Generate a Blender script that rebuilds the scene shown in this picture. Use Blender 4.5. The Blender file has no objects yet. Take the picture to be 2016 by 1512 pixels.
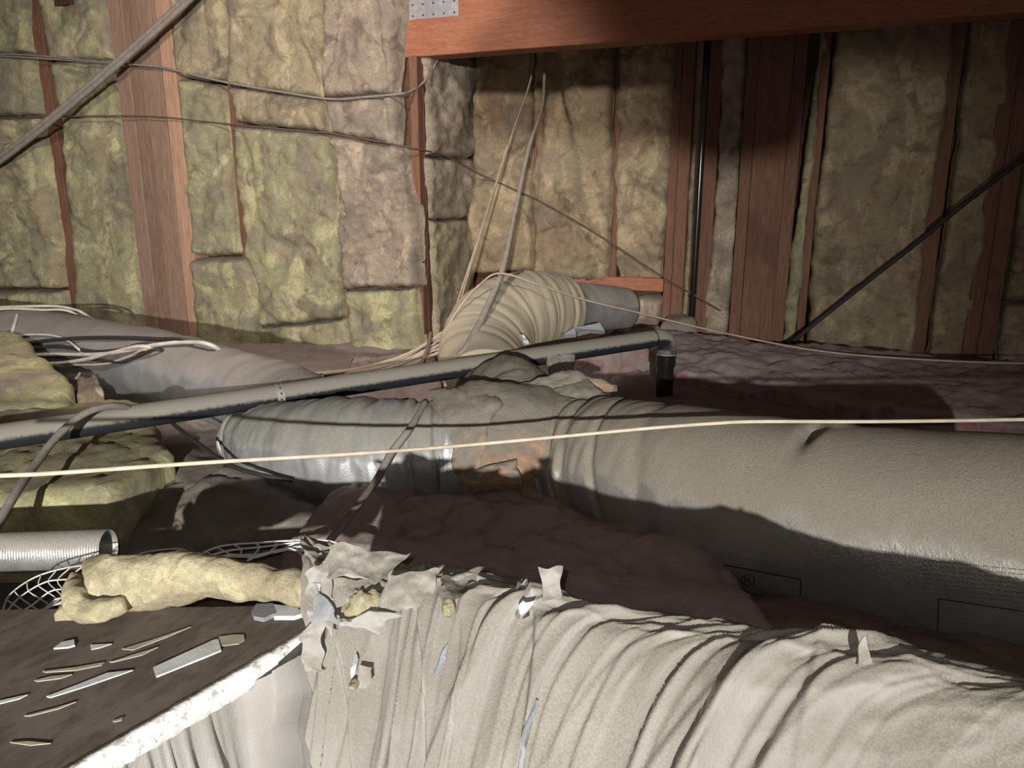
import bpy, math, random
from mathutils import Vector, Matrix, noise
from mathutils.bvhtree import BVHTree
from mathutils.geometry import tessellate_polygon

# ------------------------------------------------------------------ camera
scene = bpy.context.scene
COL = scene.collection
PITCH = math.radians(14.0)
FPX = 1500.0
EYE = Vector((0, 0, 0.9))
cam = bpy.data.cameras.new('camera')
cam.sensor_fit = 'HORIZONTAL'; cam.sensor_width = 36.0
cam.lens = FPX / 2016.0 * 36.0
cam.clip_start = 0.02
camo = bpy.data.objects.new('camera', cam); COL.objects.link(camo)
YAW = math.radians(21.8)            # the walls stand square to the axes, the viewer is turned
camo.location = EYE; camo.rotation_euler = (math.pi / 2 - PITCH, 0, YAW)
def W(x, y, z): return Vector((x * math.cos(YAW) - y * math.sin(YAW), x * math.sin(YAW) + y * math.cos(YAW), z))   # viewer's right, ahead, height
scene.camera = camo

# ------------------------------------------------------------------ world, lamps, exposure
vs = scene.view_settings
vs.view_transform = 'Standard'; vs.look = 'None'; vs.gamma = 1.0; vs.use_curve_mapping = False
vs.exposure = 0.0
w = bpy.data.worlds.new('attic_air'); scene.world = w; w.use_nodes = True
w.node_tree.nodes['Background'].inputs[0].default_value = (1.0, 0.78, 0.68, 1)
w.node_tree.nodes['Background'].inputs[1].default_value = 0.17

def spot(name, loc, aim, power, size, blend, col, rad):
    l = bpy.data.lights.new(name, 'SPOT'); l.energy = power; l.spot_size = math.radians(size)
    l.spot_blend = blend; l.color = col; l.shadow_soft_size = rad
    o = bpy.data.objects.new(name, l); COL.objects.link(o)
    o.location = loc
    o.rotation_euler = (Vector(aim) - Vector(loc)).to_track_quat('-Z', 'Y').to_euler()
    return o
# hand torch behind the viewer, and a clamp work light high up on the left
TORCH = W(-0.10, -3.2, 1.30)
spot('hand_torch', TORCH, W(-1.34, 2.1, 0.24), 1680, 73, 1.0, (1.0, 0.965, 0.89), 0.03)
spot('work_light', W(-1.25, 1.5, 2.35), W(-1.25, 4.3, 0.8), 275, 74, 0.4, (1.0, 0.86, 0.76), 0.13)
pl = bpy.data.lights.new('camera_fill', 'POINT'); pl.energy = 14.0; pl.color = (1.0, .92, .84); pl.shadow_soft_size = .004  # fill light added at the camera to lift the floor shadows
po = bpy.data.objects.new('camera_fill', pl); COL.objects.link(po); po.location = EYE + W(-.02, 0.0, .015)

# ------------------------------------------------------------------ room frame
E1 = Vector((1, 0, 0)); NN = Vector((0, 1, 0)); UP = Vector((0, 0, 1))
FWD = W(0, math.cos(PITCH), -math.sin(PITCH)); CUP = W(0, math.sin(PITCH), math.cos(PITCH)); RT = W(1, 0, 0)
TL, TB, SC = 3.89, 4.605, -2.12        # left wall plane, back wall plane, corner
FLOOR = -0.25

def ray(px, py): return FWD + RT * ((px - 1008) / FPX) + CUP * ((756 - py) / FPX)
def P(px, py, t): return EYE + ray(px, py) * t
def PZ(px, py, z):
    r = ray(px, py); return EYE + r * ((z - EYE.z) / r.z)
def PT(px, py, t):
    r = ray(px, py); return EYE + r * (t / r.dot(NN))
def PS(px, py, s):
    r = ray(px, py); return EYE + r * (s / r.dot(E1))
def LOC(s, t, z): return E1 * s + NN * t + UP * z
def S_of(px, py, t): return PT(px, py, t).dot(E1)

def nz(p, sc, seed=0.0): return noise.noise(Vector((p[0] * sc + seed * 7.31, p[1] * sc - seed * 3.17, p[2] * sc + seed * 1.7)))
def fbm(p, sc, o=3, seed=0.0):
    v = 0; a = 1.0
    for k in range(o):
        v += a * nz(p, sc, seed + k * 11.3); a *= 0.5; sc *= 2.1
    return v
def sst(a, b, x):
    x = max(0.0, min(1.0, (x - a) / (b - a))); return x * x * (3 - 2 * x)

# ------------------------------------------------------------------ materials
MATS = {}
class NT:
    def __init__(s, name):
        m = bpy.data.materials.new(name); m.use_nodes = True; s.m = m; s.t = m.node_tree
        s.b = s.t.nodes['Principled BSDF']; s.l = s.t.links; MATS[name] = m
        tc = s.t.nodes.new('ShaderNodeTexCoord'); oi = s.t.nodes.new('ShaderNodeObjectInfo')
        mp = s.t.nodes.new('ShaderNodeVectorMath'); mp.operation = 'MULTIPLY_ADD'
        s.l.new(oi.outputs['Random'], mp.inputs[0]); mp.inputs[1].default_value = (37, 23, 51)
        s.l.new(tc.outputs['Object'], mp.inputs[2]); s.co = mp.outputs[0]
    def noise(s, sc, det=4, rough=.55, stretch=None, dist=0):
        n = s.t.nodes.new('ShaderNodeTexNoise'); n.inputs['Scale'].default_value = sc
        n.inputs['Detail'].default_value = det; n.inputs['Roughness'].default_value = rough; n.inputs['Distortion'].default_value = dist
        c = s.co
        if stretch:
            v = s.t.nodes.new('ShaderNodeVectorMath'); v.operation = 'MULTIPLY'; s.l.new(c, v.inputs[0]); v.inputs[1].default_value = stretch; c = v.outputs[0]
        s.l.new(c, n.inputs['Vector']); return n.outputs['Fac']
    def ramp(s, f, a, b, va=0.0, vb=1.0):
        n = s.t.nodes.new('ShaderNodeMapRange'); n.interpolation_type = 'SMOOTHSTEP'
        s.l.new(f, n.inputs[0]); n.inputs[1].default_value = a; n.inputs[2].default_value = b; n.inputs[3].default_value = va; n.inputs[4].default_value = vb
        return n.outputs[0]
    def mix(s, f, a, b, mode='MIX'):
        n = s.t.nodes.new('ShaderNodeMix'); n.data_type = 'RGBA'; n.blend_type = mode
        for sock, v in ((n.inputs[0], f), (n.inputs[6], a), (n.inputs[7], b)):
            if hasattr(v, 'links') or hasattr(v, 'is_linked'): s.l.new(v, sock)
            elif isinstance(v, (int, float)): sock.default_value = v
            else: sock.default_value = (*v, 1)
        return n.outputs[2]
    def math(s, op, a, b=0.0):
        n = s.t.nodes.new('ShaderNodeMath'); n.operation = op
        for i, v in enumerate((a, b)):
            if isinstance(v, (int, float)): n.inputs[i].default_value = v
            else: s.l.new(v, n.inputs[i])
        return n.outputs[0]
    def nz_up(s):
        g = s.t.nodes.new('ShaderNodeNewGeometry'); x = s.t.nodes.new('ShaderNodeSeparateXYZ')
        s.l.new(g.outputs['Normal'], x.inputs[0]); return x.outputs['Z']
    def bump(s, f, st, dist=0.01, prev=None):
        n = s.t.nodes.new('ShaderNodeBump'); n.inputs['Strength'].default_value = st; n.inputs['Distance'].default_value = dist
        s.l.new(f, n.inputs['Height'])
        if prev is not None: s.l.new(prev, n.inputs['Normal'])
        s.l.new(n.outputs[0], s.b.inputs['Normal']); return n.outputs[0]
    def out(s, col=None, rough=.9, metal=0.0, spec=.2):
        for k, v in (('Base Color', col), ('Roughness', rough), ('Metallic', metal), ('Specular IOR Level', spec)):
            if v is None: continue
            if isinstance(v, (int, float)): s.b.inputs[k].default_value = v
            elif isinstance(v, tuple): s.b.inputs[k].default_value = (*v, 1)
            else: s.l.new(v, s.b.inputs[k])
        return s.m

def fiberglass(name, base, alt, third, dust=(.25, .215, .185), dlo=.25, dhi=.95, dustnoise=.55, sc=1.0, mott=.7):
    k = NT(name)
    a = k.ramp(k.noise(6 * sc, 7, .66, dist=1.2), .42, .60)
    c = k.mix(a, base, alt)
    c = k.mix(k.ramp(k.noise(3.6 * sc, 5, .62, dist=.8), .50, .62), c, third)
    c = k.mix(k.ramp(k.noise(4.6 * sc, 7, .62, stretch=(1.3, 1.3, .8), dist=.9), .49, .63, 0, .9), c, tuple(min(.8, x * 1.5 + .02) for x in base))
    c = k.mix(k.ramp(k.noise(3.2 * sc, 7, .62, dist=.9), .54, .66, 0, mott), c, tuple(x * .62 for x in dust))
    c = k.mix(k.ramp(k.noise(8.5 * sc, 8, .66, dist=1.0), .53, .68, 0, mott), c, tuple(x * .42 for x in third))
    c = k.mix(k.ramp(k.noise(90 * sc, 5, .75), .3, .72), k.mix(.5, c, tuple(x * .45 for x in base)), c)
    up = k.ramp(k.math('ADD', k.nz_up(), k.math('MULTIPLY', k.math('SUBTRACT', k.noise(13 * sc, 5, .65), .5), 1.2)), dlo, dhi)
    dn = k.math('MULTIPLY', k.ramp(k.noise(2.7 * sc, 6, .65, dist=.8), .50, .64), dustnoise)
    c = k.mix(k.math('MAXIMUM', up, dn), c, dust)
    b = k.bump(k.noise(24 * sc, 10, .76, dist=1.0), .75, .014)
    k.bump(k.noise(200, 3, .7), .5, .004, b)
    return k.out(c, .98, 0, .05)
fiberglass('yellow_wool', (.45, .42, .25), (.37, .37, .265), (.44, .36, .25), dustnoise=.7)
fiberglass('tan_wool', (.46, .39, .26), (.48, .43, .28), (.38, .31, .22), dustnoise=.6)
fiberglass('rosy_wool', (.46, .38, .30), (.49, .41, .32), (.38, .31, .26), dustnoise=.75)
fiberglass('back_wool', (.42, .34, .22), (.42, .36, .235), (.36, .26, .18), dustnoise=.5)
fiberglass('bright_wool', (.51, .46, .30), (.46, .43, .31), (.50, .43, .30), dust=(.34, .30, .25), dlo=.9, dhi=1.6, dustnoise=.15, mott=.08)
fiberglass('floor_wool', (.47, .45, .25), (.42, .41, .26), (.42, .37, .27), dust=(.30, .265, .225), dlo=.8, dhi=1.6, dustnoise=.8, mott=.4)
fiberglass('pink_wool', (.36, .15, .15), (.31, .12, .125), (.34, .19, .18), dust=(.37, .305, .295), dlo=.1, dhi=.6, dustnoise=.5)
fiberglass('orange_wool', (.52, .32, .22), (.46, .31, .22), (.50, .30, .23), dust=(.27, .25, .21), dlo=-.1, dhi=.55, dustnoise=.35)
fiberglass('grey_wool', (.29, .25, .22), (.25, .21, .19), (.30, .245, .215), dust=(.28, .25, .22), dlo=.2, dhi=.9)
fiberglass('mauve_wool', (.46, .36, .335), (.40, .315, .295), (.46, .35, .33), dust=(.48, .385, .36), dlo=.2, dhi=.9)
fiberglass('brown_wool', (.25, .175, .14), (.22, .16, .13), (.26, .18, .145), dust=(.25, .19, .155), dlo=.3, dhi=1.)

def jacket(name, foil, dust, dlo, dhi, metal=.75, rough=.32, bs=.5):
    k = NT(name)
    up = k.math('ADD', k.nz_up(), k.math('MULTIPLY', k.math('SUBTRACT', k.noise(9, 5, .65), .5), .7))
    d = k.ramp(up, dlo, dhi)
    d = k.math('MAXIMUM', d, k.ramp(k.noise(5, 5, .7), .35, .75, .15, .5))
    dc = k.mix(k.ramp(k.noise(3.5, 4, .6), .35, .7), dust, tuple(x * 1.2 for x in dust))
    dc = k.mix(k.ramp(k.noise(300, 2, .7), .3, .7), tuple(x * .82 for x in dust), dc)
    c = k.mix(d, foil, dc)
    k.bump(k.noise(60, 5, .7), bs * .5, .004, k.bump(k.noise(240, 2, .6), .35, .002))
    return k.out(c, k.math('ADD', k.math('MULTIPLY', d, .95 - rough), rough), k.math('MULTIPLY', k.math('SUBTRACT', 1.0, d), metal), .35)
jacket('silver_jacket', (.46, .47, .50), (.265, .255, .235), .0, .5)
jacket('brown_dust_jacket', (.40, .39, .38), (.262, .237, .195), .02, .40, rough=.22, bs=.8)
jacket('paper_jacket', (.31, .305, .30), (.215, .20, .172), -.15, .85, metal=.12, rough=.55, bs=.3)
jacket('grey_jacket', (.34, .36, .38), (.205, .188, .174), .15, .75)
jacket('tan_jacket', (.45, .395, .285), (.33, .30, .24), .35, 1.0, metal=0.0, rough=.9)
jacket('corrugated_foil', (.62, .62, .62), (.30, .285, .255), .1, .62, metal=1.0, rough=.2)
jacket('torn_foil', (.26, .28, .33), (.22, .215, .205), .7, 1.4, metal=.3, rough=.5)
jacket('bare_foil', (.44, .46, .50), (.36, .36, .36), 1.2, 2.0, metal=.7, rough=.36)

def wood(name, a, b, rough=.7, axis=(9, 9, .7)):
    k = NT(name)
    g = k.noise(5, 5, .6, stretch=axis, dist=1.2)
    c = k.mix(k.ramp(g, .35, .65), a, b)
    c = k.mix(k.ramp(k.noise(22, 4, .6, stretch=axis), .45, .7, 0, .55), c, tuple(x * .55 for x in a))
    c = k.mix(k.ramp(k.noise(2.2, 3, .5), .63, .72, 0, .5), c, tuple(x * .45 for x in a))
    k.bump(k.noise(30, 4, .6, stretch=axis), .25, .003)
    return k.out(c, rough, 0, .25)
wood('stud_wood', (.165, .082, .055), (.215, .112, .075))
wood('pale_stud_wood', (.27, .18, .13), (.34, .225, .165))
wood('mid_stud_wood', (.22, .145, .105), (.29, .195, .14))
wood('lit_edge_wood', (.45, .27, .185), (.52, .33, .23))  # paler stud wood: light on the post's right edge is in the colour
wood('beam_wood', (.33, .125, .07), (.40, .17, .10), .55, axis=(1.4, 1.4, 12))
wood('dark_wood', (.075, .035, .025), (.11, .05, .035))
wood('sheathing_wood', (.10, .05, .034), (.14, .07, .045), axis=(1, 1, 6))
wood('board_top_wood', (.105, .085, .072), (.15, .125, .108), .85, axis=(2.2, 1.0, 6))

def plain(name, col, rough=.6, metal=0., spec=.3, vary=.25, bump=.15):
    k = NT(name)
    c = k.mix(k.ramp(k.noise(26, 4, .65), .3, .7), tuple(x * (1 - vary) for x in col), col)
    k.bump(k.noise(120, 3, .6), bump, .002)
    return k.out(c, rough, metal, spec)
plain('white_cable', (.66, .58, .47), .6)
plain('grey_white_cable', (.52, .50, .46), .6)
plain('tan_cable', (.45, .36, .28), .7)
plain('grey_cable', (.30, .27, .24), .85)
plain('brown_cable', (.16, .115, .085), .85)
plain('black_cable', (.035, .033, .032), .6)
plain('zinc', (.62, .63, .68), .35, .7)
plain('strap_metal', (.42, .43, .42), .5, .4)
plain('white_scrim', (.72, .72, .72), .6)
plain('scrap_white', (.62, .64, .64), .7)
plain('scrap_tan', (.42, .37, .31), .85)
plain('print_ink', (.035, .034, .032), .8)
plain('faint_ink', (.15, .14, .125), .8)
plain('glossy_black', (.015, .014, .014), .18, 0, .5, bump=.02)
k = NT('chalk_edge')
c = k.mix(k.ramp(k.noise(46, 6, .75), .52, .62), (.80, .80, .79), (.36, .36, .34)); k.bump(k.noise(70, 4, .7), .5, .004); k.out(c, .85, 0, .2)
k = NT('dusty_abs')
d = k.ramp(k.math('ADD', k.nz_up(), k.math('MULTIPLY', k.math('SUBTRACT', k.noise(70, 4, .7), .5), .5)), -.15, .22)
c = k.mix(d, (.02, .022, .028), (.25, .235, .205)); k.bump(k.noise(220, 2, .6), .2, .002)
k.out(c, k.math('ADD', k.math('MULTIPLY', d, .5), .45), 0, .35)

# ------------------------------------------------------------------ object helpers
def obj(name, verts, faces, mat, parent=None, smooth=True):
    m = bpy.data.meshes.new(name)
    off = parent.matrix_world.translation if parent else Vector((0, 0, 0))
    if parent and parent.parent: off = Vector((0, 0, 0)) + parent['_o'] if '_o' in parent else off
    m.from_pydata([tuple(Vector(v) - off) for v in verts], [], faces)
    if smooth: m.polygons.foreach_set('use_smooth', [True] * len(m.polygons))
    m.update()
    if mat: m.materials.append(MATS[mat])
    o = bpy.data.objects.new(name, m); COL.objects.link(o)
    if parent: o.parent = parent
    return o
def centered(name, verts, faces, mat, smooth=True):
    """top-level mesh whose origin is the middle of its base"""
    xs = [v[0] for v in verts]; ys = [v[1] for v in verts]; zs = [v[2] for v in verts]
    c = Vector(((min(xs) + max(xs)) / 2, (min(ys) + max(ys)) / 2, min(zs)))
    o = obj(name, [Vector(v) - c for v in verts], faces, mat, None, smooth); o.location = c; return o
def tag(o, label, cat, group=None):
    o['label'] = label; o['category'] = cat
    if group: o['group'] = group
    return o
def empty(name, loc, label=None, cat=None, group=None):
    o = bpy.data.objects.new(name, None); COL.objects.link(o); o.location = loc; o.empty_display_size = .05
    o.matrix_world = Matrix.Translation(loc)
    if label: tag(o, label, cat, group)
    return o
def struct(name, verts, faces, mat, smooth=False):
    o = obj(name, verts, faces, mat, None, smooth); o['kind'] = 'structure'; return o

def box_v(s0, s1, t0, t1, z0, z1):
    v = [LOC(s, t, z) for z in (z0, z1) for t in (t0, t1) for s in (s0, s1)]
    return v, [(0, 2, 3, 1), (4, 5, 7, 6), (0, 1, 5, 4), (2, 6, 7, 3), (0, 4, 6, 2), (1, 3, 7, 5)]
def bev_box(s0, s1, t0, t1, z0, z1, b=.003, jit=0.0, seed=0):
    """timber: a box with chamfered long corners and a slight bow"""
    V = []; F = []
    n = 9; ring = [(s0 + b, t0), (s1 - b, t0), (s1, t0 + b), (s1, t1 - b), (s1 - b, t1), (s0 + b, t1), (s0, t1 - b), (s0, t0 + b)]
    for i in range(n):
        z = z0 + (z1 - z0) * i / (n - 1); dx = jit * noise.noise(Vector((seed * 3.3, z * 1.3, 5)))
        dy = jit * noise.noise(Vector((seed * 1.3, z * 1.1, 9)))
        V += [LOC(s + dx, t + dy, z) for s, t in ring]
    for i in range(n - 1):
        for j in range(8): F.append((i * 8 + j, i * 8 + (j + 1) % 8, i * 8 + 8 + (j + 1) % 8, i * 8 + 8 + j))
    F.append(tuple(range(7, -1, -1))); F.append(tuple(range((n - 1) * 8, n * 8)))
    return V, F

def poly_at(pl, v):
    """point at fraction v of a polyline (by its own length)"""
    L = [(pl[i + 1] - pl[i]).length for i in range(len(pl) - 1)]; T = sum(L) * v
    for i, l in enumerate(L):
        if T <= l or i == len(L) - 1: return pl[i].lerp(pl[i + 1], T / l if l > 1e-9 else 0)
        T -= l
def slab_mesh(L, R, nrm, th, nu=30, nv=40, seed=0, amp=.02, fine=.006, rim=.035, wob=.012, creases=(), rough=0.0, skirt=.03, rimh=.5, lump=5.0, ridge=0.0):
    """a soft pad between the polylines L and R, thick along nrm"""
    nrm = Vector(nrm).normalized(); V = []; F = []
    W = ((R[0] - L[0]).length + (R[-1] - L[-1]).length) / 2
    H = (sum((L[i + 1] - L[i]).length for i in range(len(L) - 1)) + sum((R[i + 1] - R[i]).length for i in range(len(R) - 1))) / 2
    rim = min(rim, W * .45, H * .45)
    Lp = [poly_at(L, j / nv) for j in range(nv + 1)]; Rp = [poly_at(R, j / nv) for j in range(nv + 1)]
    ax = (R[0] - L[0]).normalized(); ay = (L[-1] - L[0]).normalized()
    B = []
    for j in range(nv + 1):
        v = j / nv; l = Lp[j]; r = Rp[j]
        l = l + ax * wob * fbm(l, 9, 3, seed); r = r + ax * wob * fbm(r, 9, 3, seed + 3)
        for i in range(nu + 1):
            u = i / nu; p = l.lerp(r, u)
            ew = max(0, 1 - min(v, 1 - v) * H / rim)
            p = p + ay * wob * fbm(p, 9, 3, seed + 5) * ew
            e = min(min(u, 1 - u) * W, min(v, 1 - v) * H) / rim
            eu = min(1, min(u, 1 - u) * W / rim); ev = min(1, min(v, 1 - v) * H / rim)
            pr = math.sqrt(max(0, 1 - (1 - eu) ** 2)) * math.sqrt(max(0, 1 - (1 - ev) ** 2))
            rid = 1 - abs(nz(p, 6.5, seed + 21)) * 2
            h = th * (rimh + (1 - rimh) * pr) + amp * fbm(p, lump, 3, seed) + fine * fbm(p, 26, 3, seed + 8) - .35 * amp * max(0, rid - .75) * 4 * pr + ridge * (.22 - abs(nz(p, 6, seed + 31))) * pr + ridge * .5 * (.22 - abs(nz(p, 15, seed + 37)))
            if rough: h += rough * (abs(nz(p, 30, seed + 4)) + .6 * abs(nz(p, 62, seed + 9)))
            for (u0, v0, u1, v1, dp, wd) in creases:
                a = Vector((u0 * W, v0 * H)); b = Vector((u1 * W, v1 * H)); q = Vector((u * W + .012 * nz(p, 12, seed), v * H + .012 * nz(p, 12, seed + 2)))
                f = max(0, min(1, (q - a).dot(b - a) / max(1e-9, (b - a).length_squared)))
                dd = (q - a.lerp(b, f)).length
                h -= dp * math.exp(-(dd / wd) ** 2)
            V.append(p + nrm * h)
            B.append(p - nrm * skirt)
    w1 = nu + 1
    for j in range(nv):
        for i in range(nu): F.append((j * w1 + i, j * w1 + i + 1, (j + 1) * w1 + i + 1, (j + 1) * w1 + i))
    border = [i for i in range(nu)] + [j * w1 + nu for j in range(nv)] + [nv * w1 + i for i in range(nu, 0, -1)] + [j * w1 for j in range(nv, 0, -1)]
    base = len(V); n = len(border)
    for q in border: V.append(B[q])
    for q in range(n): F.append((border[(q + 1) % n], border[q], base + q, base + (q + 1) % n))
    F.append(tuple(base + q for q in range(n)))
    # orientation
    a, b, c = V[F[0][0]], V[F[0][1]], V[F[0][2]]
    mid = (nv // 2) * nu + nu // 2; f = F[mid]
    if (V[f[1]] - V[f[0]]).cross(V[f[2]] - V[f[0]]).dot(nrm) < 0: F = [tuple(reversed(x)) for x in F]
    return V, F

def catmull(pts, n):
    p = [2 * pts[0] - pts[1]] + list(pts) + [2 * pts[-1] - pts[-2]]; out = []
    m = len(pts) - 1
    for k in range(n + 1):
        x = k / n * m; i = min(int(x), m - 1); f = x - i
        a, b, c, d = p[i], p[i + 1], p[i + 2], p[i + 3]
        out.append(0.5 * ((2 * b) + (c - a) * f + (2 * a - 5 * b + 4 * c - d) * f * f + (3 * b - a - 3 * c + d) * f ** 3))
    return out
def tube_mesh(pts, rads, ns=24, nl=60, disp=None, cap=True, spline=True, flat=0.0):
    """tube along pts; disp(f, th, p) adds to the radius; th = 0 is up"""
    if len(pts) == 2: pts = [pts[0], (pts[0] + pts[1]) / 2, pts[1]]; rads = [rads[0], (rads[0] + rads[-1]) / 2, rads[-1]] if isinstance(rads, (list, tuple)) else rads
    if not isinstance(rads, (list, tuple)): rads = [rads] * len(pts)
    C = catmull(pts, nl); RR = [v.x for v in catmull([Vector((r, 0, 0)) for r in rads], nl)]
    V = []; F = []
    for k, c in enumerate(C):
        t = (C[min(k + 1, nl)] - C[max(k - 1, 0)]).normalized()
        up = UP - t * UP.dot(t)
        if up.length < .25: up = (NN - t * NN.dot(t)) if up.length < .05 else up
        up.normalize(); sd = t.cross(up)
        for j in range(ns):
            th = 2 * math.pi * j / ns; d = up * math.cos(th) + sd * math.sin(th)
            r = RR[k]; p = c + d * r
            if disp: r += disp(k / nl, th, p)
            q = d * r
            if flat: q -= up * q.dot(up) * flat
            V.append(c + q)
    for k in range(nl):
        for j in range(ns): F.append((k * ns + j, k * ns + (j + 1) % ns, (k + 1) * ns + (j + 1) % ns, (k + 1) * ns + j))
    if cap:
        F.append(tuple(range(ns - 1, -1, -1))); F.append(tuple(nl * ns + j for j in range(ns)))
    f = F[0]
    if (V[f[1]] - V[f[0]]).cross(V[f[2]] - V[f[0]]).dot(V[f[0]] - C[0]) < 0: F = [tuple(reversed(x)) for x in F]
    return V, F
def cable(name, label, pts, r, mat, cat='cable', group=None, ns=8, nl=None):
    V, F = tube_mesh(pts, r, ns, nl or max(24, len(pts) * 8))
    return tag(centered(name, V, F, mat), label, cat, group)
def prism(pts, nrm, th):
    """thin solid from a flat outline"""
    nrm = Vector(nrm).normalized(); n = len(pts)
    V = [p + nrm * th for p in pts] + list(pts); tri = tessellate_polygon([pts])
    F = [tuple(t) for t in tri]
    if F and (V[F[0][1]] - V[F[0][0]]).cross(V[F[0][2]] - V[F[0][0]]).dot(nrm) < 0: F = [tuple(reversed(t)) for t in F]; 
    F += [tuple(reversed([i + n for i in t])) for t in F[:]]
    sgn = sum((pts[i].cross(pts[(i + 1) % n])).dot(nrm) for i in range(n)) > 0
    for i in range(n):
        j = (i + 1) % n; F.append((n + i, n + j, j, i) if sgn else (i, j, n + j, n + i))
    return V, F
def bvh(V, F): return BVHTree.FromPolygons([tuple(v) for v in V], F)
def hit(tree, px, py, off=0.0, dflt=None):
    d = ray(px, py).normalized(); r = tree.ray_cast(EYE, d)
    if r[0] is None: return dflt
    n = r[1]
    if n.dot(d) > 0: n = -n
    return r[0] + n * off

# ================================================================== THE SETTING
v, f = box_v(-9.5, 6.0, -4.0, TB + .14, FLOOR - .1, FLOOR)
struct('floor', v, f, 'dark_wood')
ZT = 2.75
v, f = box_v(-9.5, SC, TL + .09, TL + .14, FLOOR, ZT); wall_left = struct('wall_left', v, f, 'sheathing_wood')
v, f = box_v(SC - .14, SC - .09, TL + .10, TB + .14, FLOOR, ZT); wall_return = struct('wall_return', v, f, 'sheathing_wood')
v, f = box_v(SC - .09, 6.0, TB + .09, TB + .14, FLOOR, ZT); wall_back = struct('wall_back', v, f, 'sheathing_wood')
v, f = box_v(-9.5, 6.0, -4.0, TB + .14, ZT, ZT + .03); ceiling = struct('ceiling', v, f, 'sheathing_wood')

def stud(wall, px0, px1, py, tf, mat='stud_wood', depth=.09, z0=FLOOR, z1=2.7, name='stud', seed=1):
    s0, s1 = S_of(px0, py, tf), S_of(px1, py, tf)
    v, f = bev_box(s0, s1, tf, tf + depth, z0, z1, .003, .004, seed)
    return obj(name, v, f, mat, wall, False)
# studs of the left wall (pixel columns read at one row)
stud(wall_left, 83, 103, 200, TL, seed=1)
post = None
for i, (a, b, mt) in enumerate(((268, 293, 'pale_stud_wood'), (293, 322, 'mid_stud_wood'), (322, 353, 'pale_stud_wood'), (353, 379, 'lit_edge_wood'))):
    o = stud(wall_left, a + (1.2 if i else 0), b, 480, TL - .045 - (.014 if i == 3 else .008 * (i % 2)), mt, .135, seed=3 + i, name='post_ply')
stud(wall_left, 451, 474, 210, TL + .0, 'stud_wood', seed=8)
stud(wall_left, 655, 680, 300, TL + .01, 'stud_wood', seed=9)
v, f = bev_box(SC - .055, SC - .005, TL + .03, TL + .10, FLOOR, PT(800, 113, TL + .06).z); obj('corner_stud', v, f, 'stud_wood', wall_left, False)
v, f = box_v(S_of(114, 0, TL), S_of(164, 0, TL), TL - .03, TL + .09, PT(140, 8, TL - .03).z, 2.7); obj('block', v, f, 'dark_wood', wall_left, False)
# back wall
TF = TB - .01
for i, (a, b, mt, dt) in enumerate(((1046, 1056, 'stud_wood', .01), (1201, 1214, 'stud_wood', .0), (1309, 1325, 'stud_wood', -.015), (1325, 1348, 'stud_wood', -.025),
        (1376, 1401, 'stud_wood', -.01), (1582, 1598, 'stud_wood', -.05), (1812, 1846, 'stud_wood', -.04), (1922, 1953, 'stud_wood', -.03), (1953, 1986, 'stud_wood', -.045))):
    stud(wall_back, a, b, 500, TF + dt, mt, .10, seed=20 + i)
for i, (a, b, dt) in enumerate(((1445, 1467, .006), (1467, 1531, .0), (1531, 1556, .01))):
    stud(wall_back, a, b, 500, TF - .06 + dt, 'stud_wood', .11, seed=40 + i, name='post_ply', z0=-.03)
s0, s1 = S_of(1118, 555, TF - .02), S_of(1306, 560, TF - .02); zz = PT(1210, 545, TF - .02).z
v, f = box_v(s0, s1, TF - .03, TF + .08, zz - .075, zz); obj('rail', v, f, 'beam_wood', wall_back, False)
s0, s1 = S_of(935, 545, TF - .02), S_of(1118, 555, TF - .02)
v, f = box_v(s0, s1, TF + .03, TF + .08, zz - .10, zz + .02); obj('rail', v, f, 'dark_wood', wall_back, False)
v, f = box_v(S_of(1216, 600, TF), S_of(1242, 600, TF), TF, TF + .09, FLOOR, zz - .075); obj('stud', v, f, 'stud_wood', wall_back, False)
v, f = box_v(S_of(1425, 690, TF - .07), S_of(1596, 700, TF - .07), TF - .08, TF + .05, FLOOR, -.03); obj('sole_plate', v, f, 'dark_wood', wall_back, False)
# roof framing overhead, above the frame
for i in range(9):
    s = -5.6 + i * 1.0
    v, f = box_v(s, s + .04, -3.9, TB, 2.56, 2.75); obj('rafter', v, f, 'stud_wood', ceiling, False)

# unseen panel added behind the viewer, shaped to keep torchlight off the upper right
TBM = TL + .06
def shade(px, py, t, k_=.25): return TORCH.lerp(PT(px, py, t), k_)
pts_ = [shade(1005, 0, TBM), shade(1068, 84, TBM), shade(1075, 104, TB), shade(932, 116, TB), shade(928, 262, TB), shade(1310, 285, TB),
        shade(1420, 330, TB), shade(1570, 300, TB), shade(1640, 130, TB), shade(2300, 170, TB)]
gy = sum(q.dot(NN) for q in pts_) / len(pts_)
def toplane(q): d = q - TORCH; return TORCH + d * ((gy - TORCH.dot(NN)) / d.dot(NN))
pts_ = [toplane(q) for q in pts_]; ga, gb = pts_[0], pts_[1]
gt = ga + (ga - gb) * ((2.74 - ga.z) / (ga - gb).z)
outl = [gt] + pts_ + [Vector((pts_[-1].x, gy, 2.74))]
gv = [q + NN * .006 for q in outl] + [q - NN * .006 for q in outl]; n6 = len(outl)
tri_ = [tuple(t) for t in tessellate_polygon([outl])]
gf = tri_ + [tuple(n6 + q for q in reversed(t)) for t in tri_] + [(i, (i + 1) % n6, n6 + (i + 1) % n6, n6 + i) for i in range(n6)]
obj('shade_panel', gv, gf, 'sheathing_wood', ceiling, False)

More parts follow.
